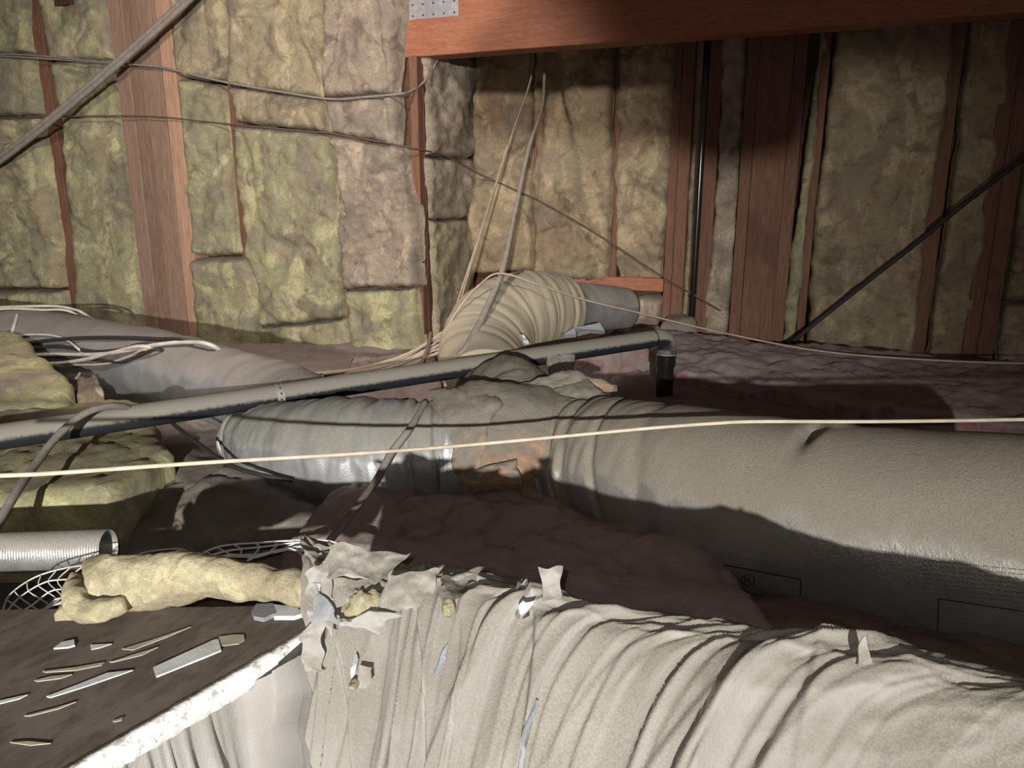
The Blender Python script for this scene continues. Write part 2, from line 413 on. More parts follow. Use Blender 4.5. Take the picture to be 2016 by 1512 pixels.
# ------------------------------------------------------------------ the roof beam
TBM = TL + .06
zb0 = PT(800, 113, TBM).z
beam = empty('roof_beam', LOC(SC + .0, TBM, zb0), 'wide reddish timber beam running across the top right of the attic', 'beam')
BS0 = S_of(793, 60, TBM)
v, f = bev_box(0, 1, 0, 1, 0, 1); 
def hbox(s0, s1, t0, t1, z0, z1, b=.004):
    V = []; ring = [(t0 + b, z0), (t1 - b, z0), (t1, z0 + b), (t1, z1 - b), (t1 - b, z1), (t0 + b, z1), (t0, z1 - b), (t0, z0 + b)]; F = []; n = 24
    for i in range(n + 1):
        s = s0 + (s1 - s0) * i / n; V += [LOC(s, t, z + .002 * noise.noise(Vector((s * 3, 1, z)))) for t, z in ring]
    for i in range(n):
        for j in range(8): F.append((i * 8 + 8 + j, i * 8 + 8 + (j + 1) % 8, i * 8 + (j + 1) % 8, i * 8 + j))
    F.append(tuple(range(8))); F.append(tuple(range(n * 8 + 7, n * 8 - 1, -1))); return V, F
v, f = hbox(BS0, 3.1, TBM, TBM + .14, zb0, zb0 + .30); bt = obj('lower_timber', v, f, 'beam_wood', beam, False)
v, f = hbox(BS0, 3.1, TBM + .004, TBM + .14, zb0 + .303, zb0 + .62); obj('upper_timber', v, f, 'beam_wood', beam, False)
pc = [PT(x, y, TBM - .001) for x, y in ((806, 46), (903, 27), (903, -45), (806, -28))]
ztop = pc[2].z; s0, s1 = pc[0].dot(E1), pc[1].dot(E1); zl = PT(850, 36, TBM).z
v, f = box_v(s0, s1, TBM - .0035, TBM - .0003, zl, zl + .26); plate = obj('nail_plate', v, f, 'zinc', beam, False); plate['label'] = 'galvanized steel nailing plate'
dots_v = []; dots_f = []
for r in range(5):
    for cidx in range(5):
        cs = s0 + (s1 - s0) * (.08 + .21 * cidx); cz = zl + .018 + .055 * r; b0 = len(dots_v)
        for q in range(6):
            an = q * math.pi / 3; dots_v.append(LOC(cs + .0055 * math.cos(an), TBM - .0045, cz + .0055 * math.sin(an)))
        dots_f.append(tuple(b0 + q for q in range(6)))
o = obj('nail_head', dots_v, dots_f, 'black_cable', beam, False)
v, f = hbox(S_of(830, -20, TBM), 3.0, TBM - .0008, TBM, zb0 + .285, zb0 + .288); 

# ================================================================== INSULATION BATTS ON THE WALLS
def pxT(pl, t): return [PT(x, y, t) for x, y in pl]
LW = 'yellow insulation batts on the left wall'
def wall_batt(label, L, R, mat, th=.085, t=TL + .03, seed=0, group=None, name='insulation_batt', **kw):
    W = abs(R[0][0] - L[0][0]); H = L[-1][1] - L[0][1]
    nu = max(14, min(64, int(W / 5))); nv = max(12, min(90, int(H / 5.5)))
    kw.setdefault('ridge', .016); kw.setdefault('amp', .032)
    V, F = slab_mesh(pxT(L, t), pxT(R, t), -NN, th, nu, nv, seed, **kw)
    return tag(centered(name, V, F, mat), label, 'insulation', group)
G1 = 'batts on the left wall'
wall_batt('top left corner yellow batt above the upper string', [(-260, -60), (-260, 106)], [(70, -60), (72, 60), (80, 108)], 'yellow_wool', .11, seed=1, group=G1, creases=((.55, .3, .95, .75, .03, .02),))
wall_batt('short yellow batt between the two strings at the far left', [(-260, 108), (-260, 230)], [(82, 112), (90, 170), (98, 228)], 'yellow_wool', .11, seed=2, group=G1, amp=.03)
wall_batt('tall crumpled yellow batt at the far left below the lower string', [(-260, 232), (-260, 400), (-260, 562)], [(100, 232), (112, 310), (126, 410), (136, 480), (134, 566)], 'yellow_wool', .12, seed=3, group=G1, amp=.045, creases=((.6, .18, 1, .1, .05, .02), (.5, .5, .95, .45, .03, .02), (.62, .97, .8, .78, .04, .012), (.3, .87, .9, .85, .03, .02)))
wall_batt('low yellow batt end just above the grey duct at far left', [(-260, 568), (-260, 680)], [(136, 572), (138, 600), (120, 690)], 'yellow_wool', .10, seed=4, group=G1)
wall_batt('upper yellow batt left of the wooden post', [(92, -60), (96, 40), (112, 118)], [(212, -60), (222, 20), (230, 118)], 'yellow_wool', .07, seed=5, group=G1, t=TL + .045)
wall_batt('long yellow batt left of the wooden post, below upper string', [(122, 122), (130, 200), (138, 300), (152, 420), (162, 560), (168, 660)], [(232, 122), (242, 230), (258, 380), (276, 540), (300, 690)], 'yellow_wool', .075, seed=6, group=G1, t=TL + .045, amp=.025)
wall_batt('upper batt right of the wooden post', [(346, -60), (354, 40), (364, 152)], [(458, -60), (464, 50), (468, 120), (455, 163)], 'tan_wool', .10, seed=7, group=G1)
wall_batt('middle batt right of the wooden post with ragged lower edge', [(366, 156), (376, 260), (386, 400), (394, 503)], [(443, 168), (455, 250), (466, 360), (480, 470), (486, 500)], 'yellow_wool', .09, seed=8, group=G1, creases=((.7, .35, .95, .95, .02, .02),))
wall_batt('bottom yellow batt right of the wooden post, dusty ledge on top', [(397, 508), (404, 600), (414, 720)], [(498, 505), (534, 556), (524, 640), (520, 725)], 'yellow_wool', .13, seed=9, group=G1, amp=.025)
wall_batt('wide tan batt at top, second from the beam', [(466, -60), (470, 60), (470, 120), (466, 172)], [(655, -60), (656, 60), (650, 196)], 'tan_wool', .11, seed=10, group=G1, amp=.035, creases=((.45, .2, .75, .75, .02, .03), (.78, .6, .98, .98, .04, .02)))
wall_batt('narrow strip of tan batt squeezed between the strings', [(466, 172), (480, 242)], [(648, 198), (662, 262)], 'tan_wool', .10, seed=11, group=G1)
wall_batt('large mottled batt under the lower string beside the stud', [(480, 246), (492, 380), (502, 500), (530, 562), (526, 642)], [(664, 266), (676, 380), (686, 480), (691, 566), (686, 622)], 'yellow_wool', .12, seed=12, group=G1, amp=.03, creases=((.15, .1, .22, .6, .02, .02), (.3, .55, .8, .62, .02, .03), (.55, .84, .97, .80, .025, .008)))
wall_batt('recessed dusty batt foot beneath the large mottled batt', [(524, 640), (520, 730)], [(690, 626), (706, 730)], 'yellow_wool', .065, seed=13, group=G1, t=TL + .03)
wall_batt('bright rosy batt at top beside the timber beam', [(655, -60), (657, 60), (650, 194)], [(802, -60), (797, 60), (790, 120), (784, 186)], 'rosy_wool', .12, seed=14, group=G1, amp=.03, rough=.018, creases=((.72, .2, .93, .98, .05, .012), (.2, .4, .02, .98, .03, .02)))
wall_batt('short rosy batt pinched between the strings near the corner', [(654, 200), (672, 264)], [(787, 188), (793, 230), (790, 286)], 'rosy_wool', .11, seed=15, group=G1, rough=.012, creases=((.82, 0, .95, 1, .03, .012),))
wall_batt('shaggy rosy batt under the lower string at the corner', [(673, 268), (684, 400), (692, 566)], [(804, 290), (812, 350), (832, 425), (832, 500), (836, 560)], 'rosy_wool', .12, seed=16, group=G1, rough=.03, creases=((.0, .35, .12, .5, .04, .012), (.3, .7, .7, .6, .03, .012)))
wall_batt('grey green batt at the corner foot, below the shaggy batt', [(692, 568), (702, 725)], [(826, 566), (834, 640), (836, 720)], 'yellow_wool', .09, seed=17, group=G1)
wall_batt('thin sliver of batt at the corner foot', [(814, 566), (822, 700)], [(828, 562), (838, 690)], 'yellow_wool', .05, seed=18, group=G1, nothing=0) if False else None

def ret_batt(label, L, R, mat, seed, th=.08, **kw):
    V, F = slab_mesh([PS(x, y, SC - .05) for x, y in L], [PS(x, y, SC - .05) for x, y in R], E1, th, 26, max(20, int((L[-1][1] - L[0][1]) / 5)), seed, ridge=.014, **kw)
    return tag(centered('insulation_batt', V, F, mat), label, 'insulation', 'batts on the return wall')
ret_batt('upper batt on the narrow return wall under the beam end', [(812, 40), (818, 200), (822, 306)], [(948, 60), (944, 200), (930, 312)], 'rosy_wool', 21, amp=.03)
ret_batt('short middle batt on the narrow return wall', [(822, 308), (826, 432)], [(930, 314), (924, 428)], 'rosy_wool', 22)
ret_batt('bottom batt on the narrow return wall behind the hanging cable', [(827, 434), (834, 560), (842, 760)], [(924, 430), (918, 560), (914, 760)], 'tan_wool', 23)

G2 = 'batts on the back wall'
def bb(label, L, R, seed, mat='back_wool', th=.075, t=TB + .03, **kw): kw['amp'] = kw.get('amp', .03) * 1.5; kw['lump'] = 3.6; return wall_batt(label, L, R, mat, th, t, seed, G2, **kw)
bb('back wall batt nearest the inner corner', [(942, 40), (938, 330), (922, 536)], [(1056, 40), (1052, 300), (1052, 532)], 31, amp=.035, t=TB + .0, creases=((.05, .62, .9, .5, .03, .03),))
bb('back wall batt behind the two hanging cables', [(1058, 40), (1056, 320), (1056, 546)], [(1212, 40), (1210, 320), (1200, 552)], 32, amp=.04, t=TB + .0, creases=((.05, .82, .6, .78, .03, .02),))
bb('back wall batt left of the red double stud', [(1222, 40), (1216, 300), (1214, 520), (1222, 552)], [(1336, 40), (1322, 320), (1308, 500), (1303, 550)], 33, amp=.04, t=TB + .01)
bb('small dusty batt stub under the horizontal rail', [(1252, 584), (1240, 650)], [(1306, 582), (1300, 655)], 34, 'rosy_wool', .11)
bb('thin pale batt sliver behind the black vertical pipe', [(1372, 60), (1352, 480), (1342, 640)], [(1400, 60), (1376, 480), (1362, 640)], 35, th=.05, t=TB + .06, rim=.02)
bb('narrow batt between the black pipe and the wide post', [(1428, 60), (1412, 380), (1398, 520), (1380, 660)], [(1476, 60), (1456, 380), (1446, 520), (1432, 664)], 36, 'rosy_wool', .085)
bb('narrow pale batt right of the wide post', [(1618, 40), (1580, 340), (1556, 520), (1540, 672)], [(1640, 40), (1604, 340), (1584, 520), (1566, 676)], 37, 'yellow_wool', .085, rim=.03)
bb('widest back wall batt behind the dark diagonal cable', [(1652, 20), (1630, 200), (1600, 480), (1588, 690)], [(1880, 20), (1862, 180), (1818, 480), (1794, 720)], 38, th=.10, t=TB - .02, amp=.03, creases=((0, .23, .2, .2, .03, .012), (.4, .78, .8, .82, .03, .03)))
bb('dim brown batt between the two right studs', [(1910, 10), (1880, 300), (1840, 560), (1822, 740)], [(2000, 10), (1962, 300), (1918, 560), (1900, 740)], 39, th=.08)
bb('dark batt at the upper right edge of the frame beside the double stud', [(2040, 10), (2010, 300), (1976, 590)], [(2180, 10), (2150, 300), (2120, 590)], 40, th=.08)
bb('pale batt foot at the lower right edge of the frame', [(1974, 596), (1958, 680), (1962, 760)], [(2120, 590), (2100, 680), (2090, 760)], 41, 'rosy_wool', .11, amp=.03)

# ================================================================== FLOOR INSULATION
def pad(name, label, L, R, mat, th, seed, up=UP, group=None, cat='insulation', nu=46, nv=40, **kw):
    """L, R: lists of (px, py, z)"""
    V, F = slab_mesh([PZ(*q) for q in L], [PZ(*q) for q in R], up, th, nu, nv, seed, **kw)
    o = tag(centered(name, V, F, mat), label, cat, group); o['_m'] = 1; del o['_m']
    return o, V, F
def base_height(x, y): return -.13 + .035 * fbm(Vector((x, y, 0)), 2.2, 4, 3)
V = []; F = []; NX, NY = 130, 110
for j in range(NY + 1):
    for i in range(NX + 1):
        x = -6.0 + 9.1 * i / NX; y = .1 + (TB - .1) * j / NY
        q = Vector((x, y, 0)); tw = q.dot(NN); lim = TL + .02 if q.dot(E1) < SC - .05 else TB + .04
        if tw > lim: q = q - NN * (tw - lim)
        V.append(Vector((q.x, q.y, base_height(q.x, q.y))))
for j in range(NY):
    for i in range(NX): F.append((j * (NX + 1) + i, j * (NX + 1) + i + 1, (j + 1) * (NX + 1) + i + 1, (j + 1) * (NX + 1) + i))
b0 = len(V); rim = [i for i in range(NX)] + [j * (NX + 1) + NX for j in range(NY)] + [NY * (NX + 1) + i for i in range(NX, 0, -1)] + [j * (NX + 1) for j in range(NY, 0, -1)]
for q in rim: V.append(Vector((V[q].x, V[q].y, FLOOR + .002)))
for q in range(len(rim)): F.append((rim[(q + 1) % len(rim)], rim[q], b0 + q, b0 + (q + 1) % len(rim)))
o = tag(centered('floor_insulation', V, F, 'grey_wool'), 'dusty loose insulation layer covering the attic floor under everything', 'insulation'); o['kind'] = 'stuff'

pad('insulation_blanket', 'dark dusty insulation mound in the middle between the near and right ducts', [(660, 1010, -.02), (560, 1120, .0), (560, 1330, .02)], [(1140, 948, -.02), (1380, 1080, .0), (1560, 1330, .02)], 'mauve_wool', .085, 51, amp=.045, rim=.12, nu=70, nv=60, lump=3.0, fine=.008, skirt=.18)
pad('insulation_blanket', 'dark rounded insulation mound left of centre behind the netting', [(330, 925, -.08), (215, 1020, -.06), (225, 1110, -.05)], [(600, 940, -.09), (650, 1010, -.09), (690, 1100, -.07)], 'grey_wool', .13, 52, amp=.04, rim=.2, nu=50, nv=44, lump=3.0, rimh=.2, skirt=.18)
pad('insulation_blanket', 'brown insulation hump between the crumpled duct and the right duct', [(1480, 1195, -.01), (1370, 1250, .0), (1400, 1400, .02)], [(2150, 1290, .02), (2200, 1420, .05), (2200, 1560, .06)], 'brown_wool', .075, 53, amp=.03, rim=.2, nu=60, nv=40, lump=3.0, rimh=.3, skirt=.2)
pad('insulation_blanket', 'grey sloping insulation blanket under the black looping cable', [(300, 800, -.03), (330, 900, .02), (350, 1000, .03)], [(560, 800, -.05), (600, 900, -.03), (620, 990, -.03)], 'grey_wool', .05, 54, amp=.02, nu=40, nv=36, skirt=.15)
pad('torn_insulation', 'small lit torn batt scrap in front of the duct junction', [(856, 932, .04), (815, 968, .04)], [(956, 938, .04), (984, 972, .04)], 'grey_wool', .06, 55, amp=.02, nu=34, nv=18, rim=.04, rough=.012, skirt=.12)
pad('insulation_block', 'pink fibreglass block left of the black drop pipe', [(1118, 694, .07), (1104, 724, .07), (1108, 740, .07)], [(1300, 668, .07), (1300, 690, .07), (1304, 712, .07)], 'pink_wool', .08, 56, amp=.02, rim=.03, nu=44, nv=26, rimh=.8, skirt=.22)
pad('insulation_blanket', 'wide dusty pink blanket along the foot of the back wall', [(1296, 672, .13), (1310, 715, .09), (1330, 765, .02)], [(2120, 752, .10), (2120, 800, .06), (2060, 880, .0)], 'pink_wool', .07, 57, amp=.02, rim=.05, nu=90, nv=40, rimh=.6, skirt=.2, fine=.01)
pad('insulation_blanket', 'shadowed pink brown blanket behind the right duct', [(1190, 752, -.05), (1210, 800, -.03), (1230, 850, -.02)], [(1500, 775, -.05), (1620, 830, -.05), (1700, 880, -.05)], 'pink_wool', .08, 58, amp=.03, rim=.08, nu=46, nv=26, skirt=.15)
pad('insulation_blanket', 'dusty pinkish floor strip along the foot of the left wall', [(420, 690, -.04), (420, 730, -.02)], [(850, 690, -.04), (870, 760, -.02)], 'pink_wool', .05, 59, amp=.025, nu=60, nv=22, skirt=.15)
pad('insulation_batt', 'dusty tan batt slab at the left edge above the black pipe', [(-330, 690, .14), (-330, 850, .10)], [(40, 688, .14), (152, 800, .08), (150, 850, .06)], 'floor_wool', .10, 60, amp=.02, rim=.05, nu=40, nv=34, rimh=.75, skirt=.2, creases=())
pad('insulation_batt', 'large yellow green batt slab at left under the white cable', [(-300, 835, .05), (-300, 930, .06), (-290, 1046, .06)], [(285, 835, .03), (318, 890, .04), (346, 948, .05), (222, 1040, .06)], 'floor_wool', .10, 61, amp=.014, rim=.05, nu=60, nv=44, rimh=.7, skirt=.15, creases=((.6, .25, .35, .95, .03, .02),))
pad('torn_insulation', 'pale torn tuft beside the left batt slab under the duct', [(156, 764, .06), (152, 784, .06)], [(192, 758, .06), (204, 782, .06)], 'rosy_wool', .035, 62, amp=.03, rim=.03, nu=16, nv=12, rough=.02, skirt=.15)
pad('torn_insulation', 'small pink tuft behind the pipe near the cable bundle', [(690, 716, .06), (690, 738, .06)], [(830, 700, .06), (836, 722, .06)], 'pink_wool', .03, 63, amp=.02, rim=.03, nu=26, nv=12, rough=.012, skirt=.15)
pad('dusty_mound', 'dusty grey heap at the foot of the black vertical pipe', [(1322, 640, .1), (1296, 668, .1)], [(1372, 620, .1), (1372, 668, .1)], 'grey_wool', .10, 64, amp=.03, rim=.08, nu=20, nv=16, skirt=.25)

# ================================================================== DUCTS
def wrinkle(seed, a_mid, n=1.0):
    def d(f, th, p):
        q = Vector((f * 14 * n, math.sin(th) * .9 + f * 2, math.cos(th) * .9))
        r = abs(noise.noise(q + Vector((seed * 5.1, 0, 0))))
        r2 = abs(noise.noise(q * 2.3 + Vector((seed * 2.1, 4, 0))))
        return a_mid * (r * 1.1 + r2 * .5 - .45)
    return d
PIPE_B = P(1296, 665.5, 3.30); PIPE_A = P(-70, 871, 2.11); PIPE_A = PIPE_A + (PIPE_A - PIPE_B) * .3
PR = .0375
def clear_pipe(V, m=.006):
    ax = (PIPE_B - PIPE_A).normalized(); out = []
    for p in V:
        q = p - PIPE_A; f = q.dot(ax); w_ = q - ax * f
        if 0 < f < (PIPE_B - PIPE_A).length:
            R = PR + m
            dv = w_.z
            lat = math.sqrt(max(0, w_.length_squared - dv * dv))
            if lat < R:
                lim = -math.sqrt(R * R - lat * lat)
                if dv > lim and dv < .12: p = p - UP * (dv - lim)
        out.append(p)
    return out

# --- left grey run
lp = [P(-560, 640, 5.1), P(-200, 652, 4.5), P(0, 672, 4.25), P(180, 700, 3.85), P(340, 735, 3.4), P(470, 776, 3.06), P(575, 808, 2.82), P(640, 862, 2.62)]
V, F = tube_mesh(lp, [.20, .20, .20, .19, .18, .172, .165, .15], 64, 190, wrinkle(1, .011, 1.6))
V = clear_pipe(V); LD = empty('flexible_duct', lp[0] - UP * .2, 'long dusty grey flexible duct along the left wall carrying loose cables', 'duct', 'insulated ducts')
obj('jacket', V, F, 'grey_jacket', LD); T_LEFT = bvh(V, F)
# --- middle silver run
def mid_d(f, th, p):
    e = wrinkle(2, .012, 1.1)(f, th, p)
    for f0, w_, d_ in ((.06, .012, -.03), (.11, .01, -.012), (.62, .02, -.006), (.78, .01, -.012), (.86, .008, -.014), (.92, .007, -.012), (.97, .01, -.02)):
        g = f + .05 * math.sin(th + .6)
        e += d_ * math.exp(-((g - f0) / w_) ** 2)
    return e
mp_ = [P(476, 850, 2.60), P(556, 880, 2.46), P(690, 894, 2.36), P(820, 894, 2.34), P(930, 888, 2.38)]
V, F = tube_mesh(mp_, [.10, .150, .178, .168, .155], 80, 160, mid_d)
V = clear_pipe(V); MD = empty('flexible_duct', mp_[2] - UP * .19, 'silver jacketed flexible duct in the middle left of the junction', 'duct', 'insulated ducts')
obj('jacket', V, F, 'silver_jacket', MD); T_MID = bvh(V, F)
# foil tape end ring near the junction
tv, tf_ = tube_mesh([P(862, 892, 2.35), P(885, 891, 2.355), P(910, 890, 2.37)], [.166, .163, .155], 48, 20, wrinkle(5, .014, 1.0), cap=False)
o = obj('foil_tape', tv, tf_, 'bare_foil', MD); o['label'] = 'crinkled bare silver foil tape'
# --- right run
rp = [P(1075, 905, 2.46), P(1165, 912, 2.32), P(1330, 955, 2.08), P(1600, 1018, 1.80), P(1850, 1055, 1.63), P(2080, 1085, 1.50), P(2300, 1110, 1.42)]
def right_d(f, th, p):
    e = .0045 * fbm(p, 4, 2, 4)
    q = noise.noise(Vector((f * 44 + math.sin(th) * .8, math.sin(th) * 1.1, math.cos(th) * 1.1 + 7)))
    e += .022 * math.exp(-(f / .20) ** 2) * (abs(q) * 1.5 - .4)
    g = f - .02 * (math.sin(th))
    for f0, w_, d_ in ((.16, .008, -.012), (.20, .010, -.010), (.265, .006, -.012), (.34, .014, -.006)):
        e += d_ * math.exp(-((g - f0 + .03 * math.cos(th)) / w_) ** 2)
    c2 = math.cos(th)
    # strap pinch
    e += -.028 * math.exp(-((f - .505) / .010) ** 2) * math.exp(-((th - .1) / .35) ** 2)
    e += .010 * math.exp(-((f - .525) / .018) ** 2) * math.exp(-((th - 6.0) / .45) ** 2)
    # crinkles on the flank
    wq = abs(noise.noise(Vector((f * 90, th * 5, 3)))) ; fl = math.exp(-((th - 4.95) / .30) ** 2) * sst(.5, .62, f)
    e += .012 * fl * (wq - .35)
    return e
V, F = tube_mesh(rp, [.175, .205, .222, .226, .226, .226, .226], 110, 260, right_d)
RD = empty('flexible_duct', rp[3] - UP * .226, 'large brown dusted duct running out of frame at the right', 'duct', 'insulated ducts')
obj('jacket', V, F, 'brown_dust_jacket', RD); T_RIGHT = bvh(V, F)
# printed panel on the right duct's flank: frame, round mark and rows of illegible small print
def decal(parts, tree, px_path, wpx, off=.0012):
    n = len(px_path); b = len(parts[0])
    for i, (x, y) in enumerate(px_path):
        a = px_path[max(0, i - 1)]; c_ = px_path[min(n - 1, i + 1)]
        d = Vector((c_[0] - a[0], c_[1] - a[1])); d.normalize(); nx, ny = -d.y * wpx / 2, d.x * wpx / 2
        p, q = hit(tree, x + nx, y + ny, off), hit(tree, x - nx, y - ny, off)
        if p is None or q is None: return
        parts[0].append(p); parts[0].append(q)
        if i: parts[1].append((b + 2 * i - 2, b + 2 * i - 1, b + 2 * i + 1, b + 2 * i))
def seg(a, b, n=10): return [(a[0] + (b[0] - a[0]) * k / n, a[1] + (b[1] - a[1]) * k / n) for k in range(n + 1)]
pr = ([], [])
for a, b in (((1427, 1112), (1577, 1140)), ((1427, 1112), (1426, 1200)), ((1577, 1140), (1574, 1215))): decal(pr, T_RIGHT, seg(a, b), 2.6)
o = obj('print_frame', pr[0], pr[1], 'print_ink', RD, False)
pr = ([], [])
decal(pr, T_RIGHT, [(1473 + 13 * math.cos(k * math.pi / 14), 1141 + 11 * math.sin(k * math.pi / 14)) for k in range(29)], 1.6)
for st in (((1467, 1135), (1467, 1142), (1469, 1146), (1471, 1142), (1471, 1136)), ((1475, 1136), (1475, 1146), (1480, 1147))): decal(pr, T_RIGHT, st, 1.7)
o = obj('print_mark', pr[0], pr[1], 'print_ink', RD, False)
pr = ([], []); random.seed(5)
for row in range(5):
    x = 1495
    while x < 1560:
        ln = random.uniform(5, 13); y = 1135 + row * 6 + (x - 1490) * .17
        decal(pr, T_RIGHT, seg((x, y), (x + ln, y + ln * .17), 2), 1.5); x += ln + 4
for row in range(3):
    x = 1420
    while x < 1620:
        ln = random.uniform(6, 16); y = 1092 + row * 7 + (x - 1420) * .16
        decal(pr, T_RIGHT, seg((x, y), (x + ln, y + ln * .16), 2), 1.3); x += ln + 4
for row in range(8):
    x = 1815
    while x < 2010:
        ln = random.uniform(6, 22); y = 1102 + row * 9 + (x - 1815) * .10
        decal(pr, T_RIGHT, seg((x, y), (x + ln, y + ln * .10), 2), 1.6); x += ln + 4
o = obj('small_print', pr[0], pr[1], 'faint_ink', RD, False); o['kind'] = 'stuff'
pr = ([], [])
for a, b in (((1848, 1178), (2014, 1203)), ((1848, 1178), (1846, 1240))): decal(pr, T_RIGHT, seg(a, b), 2.4)
o = obj('print_frame', pr[0], pr[1], 'print_ink', RD, False)

# --- junction wrapped in torn orange fibreglass
jp = [P(868, 878, 2.42), P(930, 874, 2.40), P(1010, 876, 2.40), P(1090, 893, 2.40), P(1180, 912, 2.33)]
def jun_d(f, th, p): return .02 * fbm(p, 6, 3, 6) + .006 * fbm(p, 30, 2, 7)
JN = empty('duct_junction', jp[2] - UP * .2, 'duct junction wrapped in torn orange and grey fibreglass', 'duct', 'insulated ducts')
V, F = tube_mesh(jp, [.15, .195, .205, .20, .17], 64, 70, jun_d)
obj('wrap', V, F, 'orange_wool', JN); T_JUN = bvh(V, F)
bp = [P(1020, 876, 2.42), P(1012, 822, 2.56), P(998, 790, 2.70), P(970, 792, 2.98), P(958, 735, 3.18)]
V, F = tube_mesh(bp, [.16, .172, .160, .145, .145], 56, 60, jun_d)
V = clear_pipe(V); o = obj('branch_wrap', V, F, 'orange_wool', JN); T_BR = bvh(V, F)
# torn wool flaps
def flap(parent, pts, mat, th, seed, tree=None, name='torn_flap', rough=.01):
    L = [P(*q) for q in pts[0]]; R = [P(*q) for q in pts[1]]
    nrm = (R[0] - L[0]).cross(L[-1] - L[0]).normalized()
    if nrm.dot(EYE - L[0]) < 0: nrm = -nrm
    V, F = slab_mesh(L, R, nrm, th, 26, 20, seed, amp=.012, rim=.03, rough=rough, skirt=.004, wob=.02)
    return obj(name, V, F, mat, parent)
flap(JN, ([(848, 770, 2.34), (862, 830, 2.25), (905, 940, 2.20)], [(945, 762, 2.36), (985, 800, 2.24), (930, 948, 2.20)]), 'orange_wool', .03, 71)
flap(JN, ([(890, 790, 2.36), (900, 800, 2.33)], [(1120, 742, 2.42), (1212, 770, 2.40)]), 'orange_wool', .025, 72)
flap(JN, ([(1040, 778, 2.36), (1100, 815, 2.30)], [(1160, 758, 2.40), (1236, 810, 2.30)]), 'orange_wool', .02, 73)
flap(JN, ([(905, 925, 2.20), (900, 948, 2.19)], [(1010, 910, 2.20), (1030, 958, 2.19)]), 'orange_wool', .035, 74)
# --- back elbow
ep = [P(955, 760, 3.02), P(950, 700, 3.28), P(972, 650, 3.46), P(1020, 622, 3.60), P(1062, 613, 3.72), P(1092, 610, 3.82)]
def elb_d(f, th, p): return .011 * (abs(noise.noise(Vector((f * 17 + .7 * math.sin(th), math.sin(th) * .5, math.cos(th) * .5)))) - .25)
V, F = tube_mesh(ep, [.16, .19, .205, .205, .195, .19], 72, 200, elb_d)
V = clear_pipe(V); EL = empty('duct_elbow', ep[0] - UP * .15, 'ribbed yellowish duct elbow bending up and right in front of the back wall', 'duct', 'insulated ducts')
obj('jacket', V, F, 'tan_jacket', EL); T_ELB = bvh(V, F)
gv, gf = tube_mesh([P(1080, 610, 3.84), P(1120, 606, 3.95), P(1185, 606, 4.12), P(1228, 608, 4.24)], [.19, .140, .125, .118], 48, 30, wrinkle(9, .006))
obj('grey_collar', gv, gf, 'silver_jacket', EL)
o = flap(EL, ([(1018, 660, 3.1), (1030, 680, 3.1)], [(1028, 658, 3.1), (1038, 678, 3.1)]), 'bare_foil', .004, 75, name='foil_tab', rough=0)

# ================================================================== NEAR CRUMPLED DUCT
na, nb = W(-.345, 1.062, .085), W(1.25, .424, .085)
ND = empty('wrapped_duct', (na + nb) / 2 - UP * .28, 'big crumpled grey paper wrapped duct filling the lower foreground', 'duct', 'insulated ducts')
def ridged(q): return 1 - abs(noise.noise(q)) * 2
AX = (nb - na).normalized(); SD = AX.cross(UP).normalized()
if SD.dot(FWD) > 0: SD = -SD                      # towards the viewer
CELL = [(random.Random(k_ * 7 + 3).uniform(.15, .85), random.Random(k_ * 13 + 1).uniform(-.2, 1.0), random.Random(k_ * 5 + 2).uniform(0, 9)) for k_ in range(400)]
def pleat(x, a, seed):
    """overlapping one-sided pleats at uneven spacing"""
    e = 0.0; k_ = int(math.floor(x))
    for c in (k_ - 1, k_, k_ + 1):
        off, am, ph = CELL[(c + seed) % 400]
        if am <= 0: continue
        d = x - (c + off) - .16 * noise.noise(Vector((c * 3.1, a * 1.3, ph)))
        ln = sst(-.25, .35, .5 * noise.noise(Vector((c * 1.7, a * 1.1 + ph, 2))) + .12)
        if -.10 < d < 1.0: e += am * ln * (sst(-.10, .0, d) * (1 - min(1, max(0, d) / 1.0)) ** 1.6)
    return e
def near_d(s_, fd, a):
    """s_ metres along, fd fold coordinate, a angle from the crest towards the viewer"""
    wv = .35 * noise.noise(Vector((s_ * 3, a * 1.1, 2))) + .15 * noise.noise(Vector((s_ * 9, a * 2.0, 6)))
    amp = 1.0 - .75 * sst(.45, 1.0, s_)
    x = fd * 11 + wv
    e = amp * (.036 * pleat(x, a, 0) + .020 * pleat(x * 2.3 + 7, a, 50) + .014 * pleat(-x * 1.7 + 90, a, 120) + .016 * pleat(fd * 9 - a * 1.5 + 140, a, 200) + .010 * pleat(fd * 14 + a * 1.2 + 30, a * 1.5, 260)) - .026 * amp
    q = Vector((fd * 6 + wv, a * .4, 1.5))
    e += .016 * noise.noise(Vector((fd * 3.4, a * .6, 7))) + amp * (.022 * (.3 - abs(noise.noise(q))) + .012 * (.3 - abs(noise.noise(q * 2.3 + Vector((0, a * 1.2, 3))))))
    cr = math.exp(-((a - .03) / .20) ** 2)
    g = Vector((s_ * 8 + a * 2.0, a * 2.4, 4))
    e += cr * (.020 * (.25 - abs(noise.noise(g))) + .012 * (.3 - abs(noise.noise(g * 2.2))))
    md = math.exp(-((a - .35) / .35) ** 2) * sst(.5, .9, s_)
    e += md * (.012 * (.25 - abs(noise.noise(g * 1.4 + Vector((5, 5, 5))))) + .006 * (.25 - abs(noise.noise(g * 3.1))))
    e += .0010 * fbm(Vector((s_ * 20, a * 6, 2)), 1.0, 2, 3)
    return e
PROF = catmull([Vector((y_, z_, 0)) for y_, z_ in ((-.36, -.05), (-.26, .10), (-.16, .215), (-.09, .275), (-.045, .290), (.005, .272), (.075, .190), (.155, .075), (.225, -.05), (.27, -.19), (.285, -.34))], 260)
